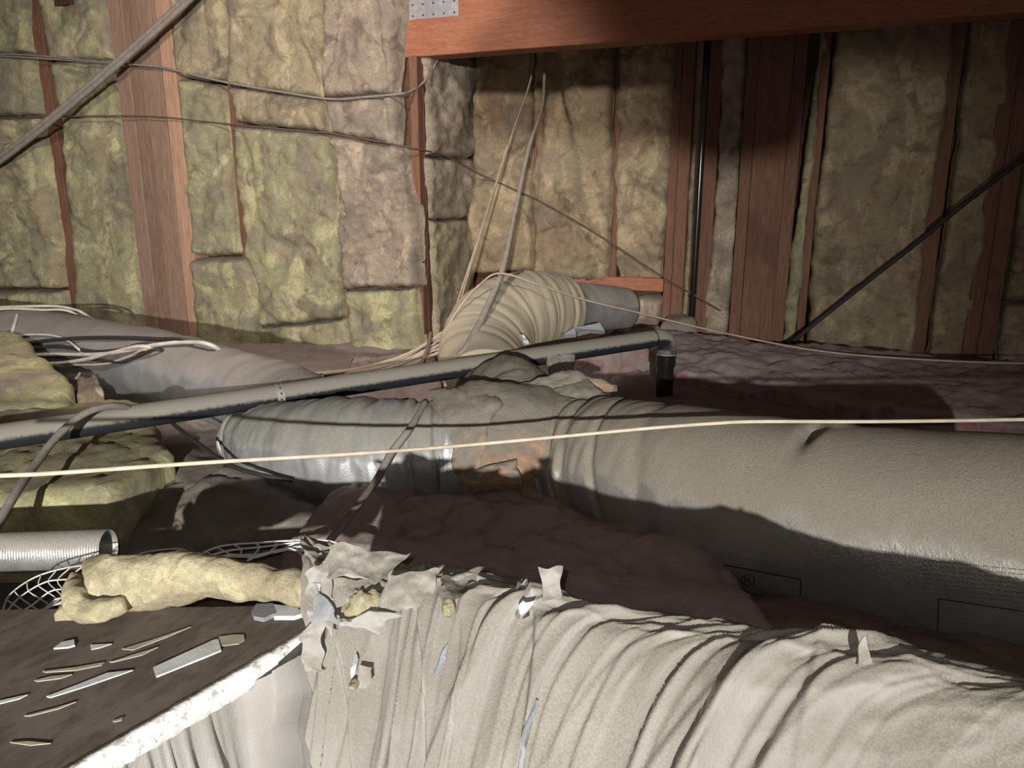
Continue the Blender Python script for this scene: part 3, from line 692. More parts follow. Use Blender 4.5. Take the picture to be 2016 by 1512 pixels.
CREST = 4 / 10 * 260
def wrap_grid(j0, j1, left, NU):
    V = []; F = []
    for j in range(j0, j1 + 1):
        q = PROF[j]; tn = (PROF[min(260, j + 1)] - PROF[max(0, j - 1)]).normalized()
        nrm_ = (SD * -tn.y + UP * tn.x); nrm_ = nrm_ if nrm_.dot(UP) > -.3 else -nrm_
        a = (j - CREST) / 260 * 3.4
        c0 = na + SD * q.x + UP * q.y
        pn = ray(592, 1000).cross(ray(592, 1400)); s0 = max(-.03, -(c0 - EYE).dot(pn) / AX.dot(pn))
        if a < -.35: s0 = .0
        st = left if left is not None else s0 + .008 * noise.noise(Vector((a * 9, 3, 3)))
        for i in range(NU + 1):
            f_ = i / NU; s_ = st + (1.7 - st) * f_ ** 1.12
            fd = s_ - s0 * (1 - sst(.0, .9, s_)) + .19 * a * sst(.03, .5, s_)
            V.append(c0 + AX * s_ + nrm_ * near_d(s_, fd, a))
    n = NU + 1
    for j in range(j1 - j0):
        for i in range(NU): F.append((j * n + i, j * n + i + 1, (j + 1) * n + i + 1, (j + 1) * n + i))
    f0 = F[(j1 - j0) // 2 * NU]
    if (V[f0[1]] - V[f0[0]]).cross(V[f0[2]] - V[f0[0]]).dot(EYE - V[f0[0]]) < 0: F = [tuple(reversed(x)) for x in F]
    return V, F
JC = next(j for j in range(int(CREST), 261) if PROF[j].y + na.z < .150)
V, F = wrap_grid(0, JC, None, 620); obj('paper_wrap', V, F, 'paper_jacket', ND); T_NEAR = bvh(V, F)
V2, F2 = wrap_grid(JC, 260, None, 620); obj('lower_wrap', V2, F2, 'paper_jacket', ND)
WEDGE = [V[k_ * 621] for k_ in range(JC)] + [V2[k_ * 621] for k_ in range(261 - JC)]
WEDGE = [p for k_, p in enumerate(WEDGE) if k_ > CREST and 756 - FPX * (p - EYE).dot(CUP) / (p - EYE).dot(FWD) > 1282]
T_ALL = bvh(V + V2, F + [tuple(q + len(V) for q in f_) for f_ in F2])
V, F = tube_mesh([na + AX * .22 - UP * .06 - SD * .02, nb - UP * .06 - SD * .02], .19, 48, 12); obj('inner_duct', V, F, 'grey_jacket', ND)

# ================================================================== DUSTY BOARD
BZ = .20
e0, e1 = PZ(598, 1252, BZ), PZ(120, 1530, BZ)
ed = (e1 - e0).normalized(); en = Vector((ed.y, -ed.x, 0))
if en.x > 0: en = -en
e1 = e0 + ed * .75; e0b = e0 - ed * .01
BO = empty('work_board', (e0 + e1) / 2 - UP * (BZ + .0) + UP * (BZ - .036), 'dark dusty board with a chalky white edge at the lower left', 'board')
q = [PZ(612, 1192, BZ), e0b, e1, e1 + en * .6 + ed * .2, PZ(-330, 1205, BZ)]
V = [Vector((p.x, p.y, z)) for z in (BZ - .034, BZ) for p in q]
F = [(5, 6, 7, 8, 9), (4, 3, 2, 1, 0)] + [(k, (k + 1) % 5, 5 + (k + 1) % 5, 5 + k) for k in range(5)]
def fixn(V, F):
    c_ = sum(V, Vector()) / len(V); out = []
    for fc in F:
        n_ = (V[fc[1]] - V[fc[0]]).cross(V[fc[2]] - V[fc[0]]); m_ = sum((V[i] for i in fc), Vector()) / len(fc)
        out.append(fc if n_.dot(m_ - c_) > 0 else tuple(reversed(fc)))
    return out
F = fixn(V, F); obj('panel', V, F, 'board_top_wood', BO, False); T_BOARD = bvh(V, F)
V = []; F = []; n = 160
for i in range(n + 1):
    c_ = e0b + ed * ((e1 - e0b).length * i / n); wb = .003 * fbm(c_, 60, 3, 2)
    for dx, dz in ((.012 + wb, .0015), (-.002 + wb * .4, .002), (-.006 + wb * .5, -.004), (-.006 + wb * .4, -.033 + wb), (.002, -.037), (.012, -.036)):
        V.append(c_ + en * dx + UP * (dz))
for i in range(n):
    for j in range(6): F.append((i * 6 + j, i * 6 + (j + 1) % 6, i * 6 + 6 + (j + 1) % 6, i * 6 + 6 + j))
F += [tuple(range(6)), tuple(range(n * 6, n * 6 + 6))]
f0 = F[2]; 
if (V[f0[1]] - V[f0[0]]).cross(V[f0[2]] - V[f0[0]]).dot(-en) < 0: F = [tuple(reversed(x)) for x in F]
o = obj('white_edge', V, F, 'chalk_edge', BO); o['label'] = 'flaking chalky white board edge'
# paper skirt hanging under the board edge, joined to the wrap's open end
V = []; F = []; n, m = 200, 60
for i in range(n + 1):
    u = i / n; w_ = sst(0, .22, u)
    for j in range(m + 1):
        v_ = j / m
        c_ = e0 + ed * (.62 * u) + UP * (-.036 - .40 * v_) + en * (.012 - .06 * v_)
        r_ = WEDGE[min(len(WEDGE) - 1, int(v_ * (len(WEDGE) - 1)))]
        x_ = u * 17 + .3 * noise.noise(Vector((u * 5, v_ * 2, 1)))
        fo = .020 * pleat(x_, v_ * 1.2, 30) + .012 * pleat(x_ * 2.2 + 5, v_ * 1.2, 70) + .012 * noise.noise(Vector((u * 9, v_ * 1.2, 8)))
        V.append(r_.lerp(c_, w_) - en * fo * (.35 + .65 * min(1, v_ * 5)))
for i in range(n):
    for j in range(m): F.append((i * (m + 1) + j, i * (m + 1) + j + 1, (i + 1) * (m + 1) + j + 1, (i + 1) * (m + 1) + j))
obj('side_wrap', V, F, 'paper_jacket', ND)
# torn paper and foil at the duct's open end
def patch(parent, name, px, mat, seed, nu=16, nv=16, amp=.006, th=.0015):
    """px: four corners (px, py, t) in order; thin crumpled sheet"""
    a, b, c_, d = [P(*q) for q in px]; V = []; F = []
    nrm = (b - a).cross(d - a).normalized()
    if nrm.dot(EYE - a) < 0: nrm = -nrm
    for j in range(nv + 1):
        for i in range(nu + 1):
            u, v_ = i / nu, j / nv; p = a.lerp(b, u).lerp(d.lerp(c_, u), v_)
            ew = max(abs(u - .5), abs(v_ - .5)) * 2
            p = p + nrm * (amp * fbm(p, 22, 3, seed) + amp * .9 * max(0, ridged(p * 14 + Vector((seed, 0, 0)))) ** 2)
            k_ = .012 * ew ** 4
            p = p + (b - a).normalized() * k_ * noise.noise(p * 40 + Vector((seed, 3, 1))) + (d - a).normalized() * k_ * noise.noise(p * 40 + Vector((seed, 9, 4)))
            V.append(p)
    w1 = nu + 1
    for j in range(nv):
        for i in range(nu): F.append((j * w1 + i, j * w1 + i + 1, (j + 1) * w1 + i + 1, (j + 1) * w1 + i))
    nv0 = len(V); V += [p - nrm * th for p in V]; F += [tuple(reversed([q + nv0 for q in fc])) for fc in F[:]]
    f0 = F[0]
    if (V[f0[1]] - V[f0[0]]).cross(V[f0[2]] - V[f0[0]]).dot(nrm) < 0: F = [tuple(reversed(x)) for x in F]
    return obj(name, V, F, mat, parent)
def PN(x, y, off, dflt=1.2):
    return hit(T_ALL, x, y, off) or P(x, y, dflt)
def npatch(name, px, mat, seed, nu=18, nv=18, amp=.005):
    pts = [PN(*q) for q in px]
    tt = [(x_, y_, (p - EYE).dot(FWD)) for p, (x_, y_, *_) in zip(pts, px)]
    tt = [(1008 + FPX * (p - EYE).dot(RT) / (p - EYE).dot(FWD), 756 - FPX * (p - EYE).dot(CUP) / (p - EYE).dot(FWD), (p - EYE).dot(FWD)) for p in pts]
    return patch(ND, name, tt, mat, seed, nu, nv, amp)
def fpatch(name, px, mat, seed, nu, nv, amp, lift, lean=.012):
    """loose flap standing off the wrap, facing forward"""
    b_ = PN(*[(px[2][k_] + px[3][k_]) / 2 for k_ in (0, 1)], lift); t_ = (b_ - EYE).dot(FWD)
    return patch(ND, name, [(px[0][0], px[0][1], t_ + lean), (px[1][0], px[1][1], t_ + lean), (px[2][0], px[2][1], t_ - .002), (px[3][0], px[3][1], t_)], mat, seed, nu, nv, amp)
fpatch('torn_paper', [(652, 1076), (815, 1090), (748, 1150), (640, 1136)], 'paper_jacket', 81, 40, 26, .008, .03, .03)
fpatch('torn_paper', [(600, 1128), (644, 1098), (668, 1245), (612, 1228)], 'paper_jacket', 82, 20, 34, .008, .03, .02)
fpatch('torn_paper', [(762, 1136), (872, 1112), (846, 1196), (738, 1210)], 'paper_jacket', 83, 28, 24, .007, .02, .02)
fpatch('torn_paper', [(640, 1140), (742, 1146), (700, 1176), (650, 1196)], 'paper_jacket', 84, 22, 16, .006, .012, .02)
fpatch('torn_paper', [(668, 1214), (788, 1206), (744, 1242), (694, 1240)], 'paper_jacket', 85, 26, 14, .008, .03, -.01)
fpatch('torn_paper', [(590, 1236), (642, 1216), (640, 1320), (592, 1330)], 'paper_jacket', 86, 18, 26, .005, .012, .01)
fpatch('torn_paper', [(700, 1318), (735, 1322), (734, 1346), (704, 1350)], 'paper_jacket', 98, 12, 10, .003, .012, .004)
fpatch('torn_paper', [(1058, 1124), (1110, 1116), (1114, 1176), (1062, 1184)], 'paper_jacket', 87, 16, 16, .006, .012, .012)
npatch('torn_paper', [(1034, 1150, .01), (1058, 1144, .015), (1042, 1222, .015), (1014, 1218, .01)], 'paper_jacket', 88, 12, 22, .005)
npatch('torn_paper', [(872, 1140, .015), (956, 1132, .02), (920, 1170, .02), (862, 1188, .02)], 'paper_jacket', 89, 22, 16, .007)
fpatch('torn_paper', [(1700, 1248), (1708, 1250), (1722, 1306), (1692, 1310)], 'paper_jacket', 93, 8, 14, .003, .006, .008)
npatch('foil_strip', [(632, 1168, .045, 1.1), (658, 1174, .045), (668, 1234, .035), (644, 1240, .035)], 'bare_foil', 90, 10, 16, .003)
npatch('foil_strip', [(698, 1300, .012), (708, 1314, .012), (690, 1338, .012), (678, 1324, .012)], 'bare_foil', 91, 8, 8, .003)
npatch('foil_strip', [(1030, 1180, .022), (1058, 1166, .022), (1044, 1226, .018), (1022, 1226, .018)], 'bare_foil', 92, 10, 16, .004)
npatch('foil_strip', [(452, 1426, .004), (462, 1424, .004), (470, 1512, .004), (454, 1512, .004)], 'torn_foil', 95, 6, 16, .002)
npatch('foil_strip', [(1050, 1380, .003), (1060, 1378, .003), (1030, 1512, .004), (1016, 1512, .004)], 'torn_foil', 96, 6, 18, .002)
npatch('foil_strip', [(866, 1282, .004), (880, 1270, .004), (868, 1330, .004), (850, 1334, .004)], 'torn_foil', 97, 6, 10, .002)
for sd_, (x, y, wx, hy, off) in enumerate(((716, 1196, 34, 34, .02), (882, 1200, 11, 16, .004), (700, 1346, 10, 10, .004))):
    c_ = PN(x, y, off); t_ = (c_ - EYE).dot(FWD)
    V = []; F = []; nn = 28; rx, ry, rz = wx * t_ / FPX * 1.05, hy * t_ / FPX * 1.05, .02
    for a_ in range(nn + 1):
        for b2 in range(nn):
            ph, tt_ = math.pi * a_ / nn, 2 * math.pi * b2 / nn
            d = RT * (math.sin(ph) * math.cos(tt_) * rx) + CUP * (math.cos(ph) * ry) + FWD * (math.sin(ph) * math.sin(tt_) * rz)
            pp = c_ + d; V.append(c_ + d * (1 + .45 * fbm(pp, 45, 3, sd_ + 5) + .12 * nz(pp, 140, 3)))
    for a_ in range(nn):
        for b2 in range(nn): F.append((a_ * nn + b2, a_ * nn + (b2 + 1) % nn, (a_ + 1) * nn + (b2 + 1) % nn, (a_ + 1) * nn + b2))
    o = obj('wool_tuft', V, F, 'bright_wool', ND); o['label'] = 'bright yellow wool tuft poking through the tear'

# ------------------------------------------------------------------ yellow wool strip and netting
sp = [P(150, 1180, 1.36), P(205, 1150, 1.36), P(300, 1140, 1.34), P(420, 1140, 1.31), P(530, 1152, 1.28), P(620, 1162, 1.25)]
def strip_d(f, th, p): return .013 * fbm(p, 8, 3, 12) + .010 * (.25 - abs(nz(p, 14, 5))) + .004 * abs(nz(p, 40, 2)) - .020 * math.exp(-((f - .13 - .04 * math.sin(th)) / .02) ** 2)
V, F = tube_mesh(sp, [.030, .050, .048, .036, .033, .030], 64, 170, strip_d)
WR = empty('torn_insulation', PZ(300, 1205, BZ), 'bright yellow torn wool roll lying on the back of the dark board', 'insulation')
obj('wool_body', V, F, 'bright_wool', WR)
V, F = tube_mesh([P(150, 1150, 1.335), P(146, 1178, 1.30), P(168, 1200, 1.285), P(208, 1200, 1.28), P(248, 1188, 1.285)], [.014, .021, .022, .017, .010], 36, 60, lambda f, th, p: .007 * fbm(p, 18, 3, 4))
obj('curled_end', V, F, 'bright_wool', WR)
pad('torn_insulation', 'small pale wool scrap at the left end of the yellow roll', [(118, 1196, BZ), (112, 1222, BZ)], [(176, 1190, BZ), (182, 1222, BZ)], 'bright_wool', .02, 66, amp=.012, rim=.02, nu=18, nv=12, skirt=-.001)

def net(name, label, arcs, cross, r):
    root = empty(name, P(*arcs[0][0]), label, 'netting')
    curves = [catmull([P(*q) for q in a], 40) for a in arcs]
    for c_ in curves:
        V, F = tube_mesh(c_[::4], r, 6, 40); obj('strand', V, F, 'white_scrim', root)
    for i in range(cross):
        f = (i + .5) / cross
        pts = [c_[min(40, int(40 * f + j * 1.3))] for j, c_ in enumerate(curves)]
        if len(pts) > 1:
            V, F = tube_mesh(pts, r * .8, 5, 14); obj('cross_strand', V, F, 'white_scrim', root)
    return root
net('wire_netting', 'white scrim netting loop curling at the left end of the board',
    [[(4, 1206, 1.38), (20, 1170, 1.42), (70, 1136, 1.46), (130, 1118, 1.46), (180, 1112, 1.42)], [(6, 1212, 1.36), (40, 1175, 1.41), (90, 1146, 1.44), (140, 1140, 1.42)],
     [(10, 1216, 1.35), (56, 1196, 1.38), (100, 1164, 1.41), (138, 1160, 1.39)], [(20, 1220, 1.33), (70, 1212, 1.35), (110, 1180, 1.38), (136, 1180, 1.36)], [(30, 1220, 1.32), (60, 1214, 1.33), (84, 1200, 1.34)]], 8, .0016)
net('wire_netting', 'white scrim netting arching behind the yellow wool roll',
    [[(396, 1090, 1.42), (440, 1074, 1.44), (520, 1068, 1.45), (580, 1064, 1.45), (640, 1064, 1.44), (690, 1076, 1.40)], [(400, 1098, 1.41), (450, 1084, 1.43), (520, 1076, 1.44), (590, 1068, 1.44), (650, 1070, 1.43), (684, 1086, 1.38)],
     [(408, 1100, 1.40), (460, 1092, 1.42), (500, 1098, 1.42), (560, 1080, 1.43), (610, 1078, 1.42), (660, 1098, 1.38)], [(486, 1104, 1.40), (520, 1090, 1.41), (570, 1080, 1.42), (596, 1094, 1.39), (606, 1116, 1.34)]], 10, .0019)
cable('scrim_wire', 'thin white scrim strand rising behind the yellow wool roll', [P(262, 1096, 1.42), P(290, 1086, 1.43), P(350, 1080, 1.43), P(375, 1088, 1.42)], .0013, 'white_scrim', 'netting')

# ------------------------------------------------------------------ foil flex duct
fa, fb = P(-300, 1098, 1.62), P(214, 1080, 1.62)
V, F = tube_mesh([fa, fa.lerp(fb, .5), fb], 0.040, 40, 580, lambda f, th, p: .0022 * math.sin(f * 2 * math.pi * 96), cap=False)
o = tag(centered('foil_duct', V, F, 'corrugated_foil'), 'small corrugated silver foil duct at the left edge', 'duct')
# ------------------------------------------------------------------ scraps on the board
def scrap(label, px, mat, th=.0016, name='debris_scrap', tree=T_BOARD):
    pts = [hit(tree, x, y, .001) for x, y in px]; pts = [p for p in pts if p is not None]
    if len(pts) < 3: return
    V, F = prism(pts, UP, th); tag(centered(name, V, F, mat, False), label, 'debris', 'scraps on the dark board')
scrap('largest flat white strip lying on the dark board', [(302, 1318), (420, 1264), (430, 1262), (436, 1284), (412, 1294), (308, 1336)], 'scrap_white', .003)
scrap('rounded pale scrap just right of the large white strip', [(430, 1256), (460, 1252), (480, 1252), (482, 1262), (470, 1270), (436, 1274)], 'scrap_tan')
scrap('small white chip, leftmost on the board', [(106, 1280), (122, 1268), (146, 1263), (148, 1274), (134, 1278)], 'scrap_white', .003)
scrap('small cream chip beside the leftmost white chip', [(178, 1272), (220, 1270), (196, 1278), (180, 1281)], 'scrap_white')
scrap('long tan splinter pointing towards the yellow wool', [(240, 1280), (300, 1262), (376, 1236), (330, 1256), (262, 1282)], 'scrap_tan')
scrap('thin tan splinter under the long splinter', [(216, 1306), (260, 1292), (312, 1276), (280, 1292), (222, 1306)], 'scrap_tan')
scrap('long narrow tan splinter in the middle of the board', [(84, 1324), (150, 1316), (206, 1306), (200, 1312), (150, 1322), (90, 1326)], 'scrap_tan')
scrap('short tan splinter below the narrow one', [(68, 1342), (100, 1334), (142, 1330), (120, 1338), (74, 1344)], 'scrap_tan')
scrap('longest pale splinter on the board', [(92, 1374), (150, 1352), (210, 1328), (262, 1322), (240, 1330), (170, 1354), (100, 1376)], 'scrap_white', .002)
scrap('faint streak of tan grit near the front of the board', [(48, 1412), (110, 1396), (150, 1384), (116, 1398), (60, 1412)], 'scrap_tan', .0015)
scrap('pale sliver at the left frame edge on the board', [(-20, 1390), (0, 1382), (55, 1370), (40, 1378), (0, 1388)], 'scrap_white')
scrap('dull tan smear close to the front edge of the board', [(20, 1464), (54, 1462), (100, 1466), (60, 1470)], 'scrap_tan', .0015)
scrap('tiny tan fleck near the white edge', [(222, 1422), (243, 1414), (240, 1420), (226, 1424)], 'scrap_tan', .0015)
for lab, px, mt in (('grey torn foil scrap at the end of the yellow roll', [(496, 1212), (505, 1198), (538, 1196), (546, 1214), (520, 1226), (500, 1222)], 'torn_foil'),
                    ('pale torn paper tab beside the crumpled duct end', [(534, 1198), (545, 1190), (585, 1204), (598, 1216), (580, 1222), (540, 1222)], 'scrap_white')):
    scrap(lab, px, mt, .008)
for lab, pts in (('grey crumpled foil litter left piece near the back elbow', [(1100, 650), (1112, 642), (1116, 654), (1130, 652), (1134, 664), (1108, 666)]),
                 ('grey crumpled foil litter right piece near the back elbow', [(1124, 652), (1150, 648), (1180, 642), (1190, 658), (1160, 656), (1138, 662)])):
    V, F = prism([P(x, y, 3.62 + .06 * math.sin(x * .3 + y)) for x, y in pts], W(0, -.5, 1), .02); tag(centered('debris_scrap', V, F, 'torn_foil', False), lab, 'debris', 'foil litter by the elbow')
V, F = slab_mesh([P(1076, 700, 3.0), P(1088, 740, 2.85)], [P(1132, 690, 3.1), P(1126, 728, 2.9)], UP, .01, 16, 12, 77, amp=.01, rim=.02)
tag(centered('plastic_sheet', V, F, 'grey_white_cable'), 'pale plastic sheet scrap under the black pipe beside the pink block', 'debris')

# ================================================================== PIPES
PI = empty('drain_pipe', PIPE_B - UP * .2, 'long dusty black plastic pipe crossing above the ducts with an elbow drop', 'pipe')
V, F = tube_mesh([PIPE_A, PIPE_B], PR, 32, 80); obj('pipe_run', V, F, 'dusty_abs', PI)
axp = (PIPE_B - PIPE_A).normalized()
EC = PIPE_B + axp * .03
arc = [PIPE_B - axp * .03, PIPE_B + axp * .0, PIPE_B + axp * .035 - UP * .012, PIPE_B + axp * .05 - UP * .045, PIPE_B + axp * .05 - UP * .085]
def vt_tube(pts, r, n=28, ns=28):
    C = catmull(pts, n); V = []; F = []; prev = None
    for k_, c_ in enumerate(C):
        t = (C[min(k_ + 1, n)] - C[max(k_ - 1, 0)]).normalized(); sd = axp.cross(UP).normalized(); u_ = sd.cross(t).normalized()
        for j in range(ns):
            a = 2 * math.pi * j / ns; V.append(c_ + (sd * math.cos(a) + u_ * math.sin(a)) * r)
    for k_ in range(n):
        for j in range(ns): F.append((k_ * ns + j, k_ * ns + (j + 1) % ns, (k_ + 1) * ns + (j + 1) % ns, (k_ + 1) * ns + j))
    F += [tuple(range(ns)), tuple(n * ns + j for j in range(ns))]
    f0 = F[0]
    if (V[f0[1]] - V[f0[0]]).cross(V[f0[2]] - V[f0[0]]).dot(V[f0[0]] - C[0]) < 0: F = [tuple(reversed(x)) for x in F]
    return V, F
V, F = vt_tube(arc, PR * 1.10); obj('elbow', V, F, 'dusty_abs', PI)
dp = PIPE_B + axp * .05
V, F = vt_tube([dp - UP * .075, dp - UP * .10, dp - UP * .13], PR * 1.16); obj('coupling', V, F, 'glossy_black', PI)
V, F = vt_tube([dp - UP * .072, dp - UP * .075, dp - UP * .078], PR * 1.22, 6); o = obj('collar_ring', V, F, 'grey_cable', PI)
V, F = vt_tube([dp - UP * .12, dp - UP * .25, dp - UP * .45], PR); obj('drop', V, F, 'glossy_black', PI)
sc_ = PIPE_A + axp * (((P(548, 785, 2.0) - PIPE_A).dot(axp)))
def on_pipe(px):   # pipe axis point seen in pixel column px
    lo, hi = 0.0, 1.0
    for _ in range(40):
        m_ = (lo + hi) / 2; q = PIPE_A.lerp(PIPE_B, m_) - EYE; x = 1008 + FPX * q.dot(RT) / q.dot(FWD)
        lo, hi = (m_, hi) if x < px else (lo, m_)
    return PIPE_A.lerp(PIPE_B, lo)
c_ = on_pipe(549)
V, F = tube_mesh([c_ - axp * .012, c_, c_ + axp * .012], PR + .0016, 36, 4, cap=False); st = obj('strap', V, F, 'strap_metal', PI)
sd = axp.cross(UP).normalized(); sd = sd if sd.dot(FWD) < 0 else -sd
dv, df = [], []
for an in (-.15, .35, .85, 1.3):
    d = sd * math.cos(an) + UP * math.sin(an) ; ctr = c_ + d * (PR + .0034); b0 = len(dv); uu = axp; ww = d.cross(axp)
    for q_ in range(8): dv.append(ctr + (uu * math.cos(q_ * math.pi / 4) + ww * math.sin(q_ * math.pi / 4)) * .0034)
    df.append(tuple(b0 + q_ for q_ in range(8)))
obj('strap_hole', dv, df, 'black_cable', PI, False)
V, F = tube_mesh([c_ - UP * (PR + .001) - axp * .03 + sd * .01, c_ - UP * (PR + .006) + sd * .012, c_ - UP * (PR + .001) + axp * .03 + sd * .01], .006, 8, 10); obj('strap_tail', V, F, 'strap_metal', PI)

VP = PT(1369, 500, TB - .12)
V, F = vt_tube([Vector((VP.x, VP.y, FLOOR + .1)), Vector((VP.x, VP.y, .8)), Vector((VP.x, VP.y, 2.7))], .019, 24, 20)
tag(centered('vent_pipe', V, F, 'glossy_black'), 'slim glossy black vertical pipe in front of the back wall studs', 'pipe')

# ================================================================== CABLES
cable('cable', 'bright white cable stretched across the foreground over the ducts', [P(-500, 975, 1.10), P(-60, 940, 1.28), P(100, 932, 1.34), P(400, 911, 1.47), P(700, 893, 1.62), P(900, 878, 1.75), P(1130, 857, 1.78), P(1280, 843, 1.75), P(1400, 834, 1.72), P(1490, 830, 1.71), P(1700, 830, 1.69), P(1900, 828, 1.68), P(2080, 825, 1.66), P(2700, 818, 1.6)], .0043, 'white_cable')
cable('cable', 'thin tan cable looping over the elbow then sagging to the right frame edge', [P(872, 660, 3.25), P(905, 605, 3.25), P(945, 560, 3.28), P(985, 538, 3.32), P(1060, 560, 3.36), P(1150, 590, 3.45), P(1250, 614, 3.5), P(1400, 650, 3.5), P(1600, 689, 3.4), P(1800, 707, 3.25), P(2060, 716, 3.05), P(2500, 712, 2.75)], .0045, 'tan_cable')
cable('cable', 'pale thin cable hanging from the beam to the bundle, left of the pair', [P(1052, 90, 4.35), P(1044, 160, 4.3), P(1008, 265, 4.2), P(965, 400, 4.0), P(912, 560, 3.75), P(884, 645, 3.55), P(862, 690, 3.4)], .0055, 'tan_cable')
cable('cable', 'second pale strand twisted along the left hanging cable', [P(1000, 280, 4.19), P(962, 408, 3.98), P(922, 540, 3.76), P(893, 640, 3.54), P(872, 695, 3.38)], .0045, 'tan_cable')
cable('cable', 'thick grey cable hanging from the beam over the elbow', [P(1076, 90, 4.32), P(1072, 150, 4.25), P(1068, 212, 4.1), P(1042, 290, 3.9), P(1014, 420, 3.65), P(990, 530, 3.38), P(955, 615, 3.18), P(922, 680, 3.02), P(905, 700, 2.98)], [.008, .008, .008, .011, .012, .014, .016, .017, .015], 'grey_cable')
cable('cable', 'flat grey cable crossing the middle duct and dropping behind the netting', [P(838, 790, 2.28), P(806, 845, 2.14), P(770, 893, 2.09), P(740, 945, 2.0), P(694, 1008, 1.82), P(645, 1070, 1.68)], [.009, .010, .011, .009, .009, .009], 'grey_cable')
for i, dy in enumerate((0, 11)):
    cable('cable', ('upper' if i == 0 else 'lower') + ' strand of the thick grey diagonal cable at the top left', [PT(-330, 552 + dy, TL - .22), PT(-60, 352 + dy, TL - .20), PT(60, 262 + dy, TL - .20), PT(200, 146 + dy, TL - .19), PT(330, 30 + dy, TL - .18), PT(420, -55 + dy, TL - .17)], .0165, 'grey_cable', group='diagonal strands')
cable('string', 'upper grey string stretched across the left wall batts', [PT(-300, 96, TL - .10), PT(-50, 108, TL - .10), PT(100, 116, TL - .10), PT(240, 126, TL - .10), PT(310, 131, TL - .09), PT(400, 152, TL - .08), PT(460, 165, TL - .08), PT(560, 182, TL - .08), PT(652, 195, TL - .08), PT(720, 191, TL - .09), PT(786, 185, TL - .09), PT(806, 181, TL - .02), PT(836, 160, TL + .1), PT(862, 118, TL + .2)], .007, 'grey_cable', 'string')
cable('string', 'lower thin string across the left wall continuing to the back wall', [PT(-300, 238, TL - .11), PT(-50, 234, TL - .11), PT(130, 229, TL - .11), PT(290, 229, TL - .10), PT(400, 239, TL - .09), PT(500, 249, TL - .09), PT(640, 261, TL - .09), PT(672, 266, TL - .09), PT(800, 289, TL - .08), PT(880, 308, TL + .3), PT(950, 345, TB - .12), PT(1075, 402, TB - .12), PT(1200, 476, TB - .12), PT(1290, 535, TB - .12), PT(1420, 612, TB - .14)], .0045, 'brown_cable', 'string')
cable('string', 'second upper string strand near the wooden post', [PT(-300, 92, TL - .12), PT(-50, 104, TL - .12), PT(80, 110, TL - .12), PT(200, 122, TL - .11), PT(300, 130, TL - .10)], .005, 'grey_cable', 'string')
cable('cable', 'dark diagonal cable in front of the back wall at right', [PT(2420, 0, TB - .24), PT(2080, 262, TB - .22), PT(1900, 400, TB - .2), PT(1815, 470, TB - .18), PT(1700, 560, TB - .18), PT(1600, 640, TB - .2), PT(1530, 700, TB - .3)], .012, 'black_cable')
cable('cable', 'black cable looping over the grey blanket beside the silver duct', [P(322, 815, 2.55), P(350, 842, 2.45), P(400, 880, 2.32), P(450, 914, 2.24), P(510, 934, 2.2), P(575, 946, 2.2)], .0065, 'black_cable')
cable('cable', 'fat grey cable draped over the black pipe at the left', [P(-40, 1075, 1.66), P(0, 1022, 1.74), P(35, 965, 1.83), P(70, 915, 1.95), P(110, 862, 2.06), P(160, 818, 2.14), P(205, 801, 2.2), P(240, 800, 2.26), P(262, 806, 2.32)], .0105, 'grey_cable')
def on_duct(tree, pl, off, fall): return [hit(tree, x, y, off) or P(x, y, fall) for x, y in pl]
G3 = 'loose cables on the left duct'
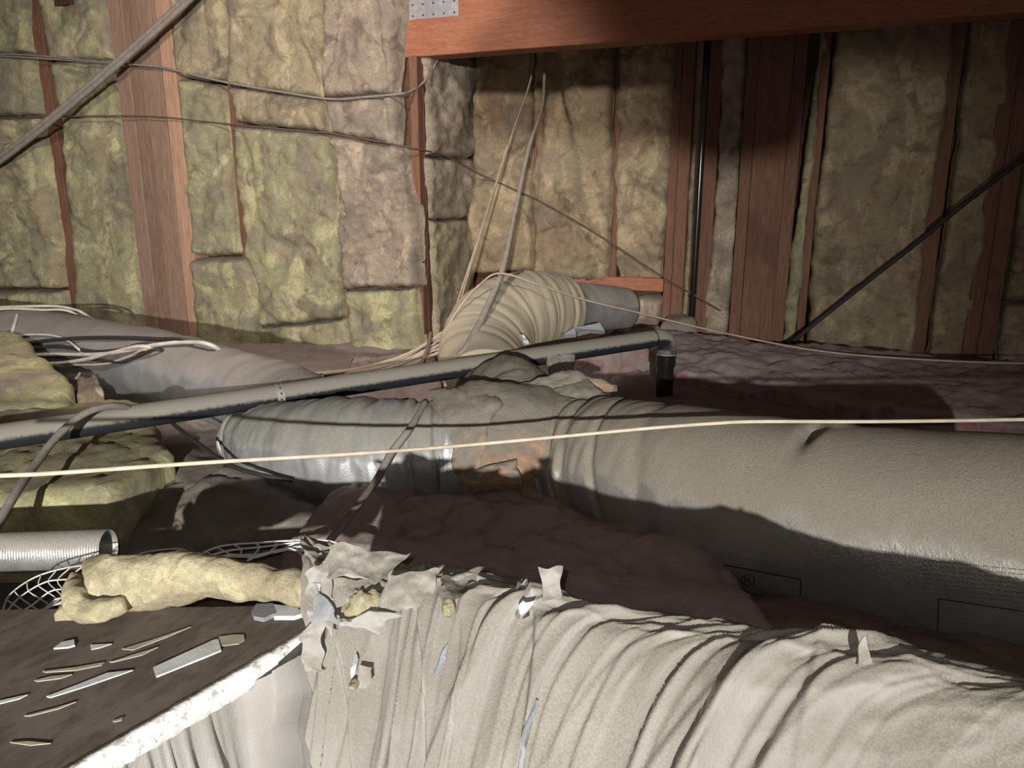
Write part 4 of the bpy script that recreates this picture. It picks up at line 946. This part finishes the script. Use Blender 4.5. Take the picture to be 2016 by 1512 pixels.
for lab, pl, r, mt, off in (
        ('white cable along the crest of the left duct', [(-30, 612), (0, 609), (60, 603), (110, 603), (145, 609), (168, 619)], .0075, 'grey_white_cable', .012),
        ('second white cable just below the crest of the left duct', [(-30, 616), (20, 612), (80, 610), (140, 614)], .007, 'grey_white_cable', .012),
        ('thin white cable arching mid height on the left duct', [(-30, 672), (0, 668), (60, 661), (110, 663), (140, 674), (165, 692)], .006, 'grey_white_cable', .012),
        ('white cable rising to the right across the left duct, upper one', [(52, 698), (130, 698), (200, 700), (250, 696), (310, 686), (370, 682), (424, 691)], .009, 'grey_white_cable', .02),
        ('white cable rising to the right across the left duct, lower one', [(62, 711), (120, 714), (180, 708), (230, 698), (300, 690)], .009, 'grey_white_cable', .022),
        ('yellowish thin cable sagging under the white ones on the left duct', [(60, 710), (120, 716), (170, 718), (220, 716), (262, 704), (300, 694)], .006, 'tan_cable', .015),
        ('topmost black cable across the left duct', [(-10, 694), (40, 682), (90, 673), (160, 669), (240, 669), (310, 673), (375, 680)], .009, 'black_cable', .014),
        ('middle black cable across the left duct', [(-10, 700), (60, 688), (120, 684), (190, 694), (240, 692), (300, 684)], .009, 'black_cable', .014),
        ('lowest black cable across the left duct', [(40, 704), (120, 704), (180, 708), (240, 714), (270, 706), (320, 692)], .007, 'black_cable', .010),
        ('short white strap hanging on the left duct at the frame edge', [(36, 622), (30, 645), (18, 678)], .008, 'grey_white_cable', .008)):
    pts_c = on_duct(T_LEFT, pl, off, 4.05)
    if pl[-1][0] > 120: pts_c.append(pts_c[-1] + FWD * .22 + RT * .03 - UP * .09)
    cable('cable', lab, pts_c, r, mt, group=G3)
cable('cable', 'short pale strap hanging below the left duct cables', [P(160, 712, 3.7), P(163, 722, 3.62), P(156, 738, 3.55), P(150, 746, 3.5)], .007, 'grey_white_cable', group=G3)
random.seed(11); G4 = 'cable bundle running to the elbow'
for i in range(9):
    dy = i * 4.2; x0 = 560 + random.uniform(0, 120)
    nth = ('topmost', 'second', 'third', 'fourth', 'fifth', 'sixth', 'seventh', 'eighth', 'lowest')[i]
    cable('cable', nth + ' tan cable of the bundle between the left wall foot and the elbow',
          [P(x0, 735 + dy * .2, 3.3), P(700, 726 + dy * .35, 3.36), P(780, 704 + dy * .7 + random.uniform(-3, 3), 3.42), P(835, 676 + dy + random.uniform(-4, 4), 3.46), P(868, 656 + dy * 1.15 + random.uniform(-3, 3), 3.5), P(905, 640 + dy, 3.56)], .0055, ('tan_cable', 'grey_cable')[i % 3 == 2], group=G4)
cable('cable_tie', 'dark strap upright through the cable bundle by the elbow', [P(848, 655, 3.38), P(842, 685, 3.32), P(828, 722, 3.25)], .009, 'brown_cable', 'strap')
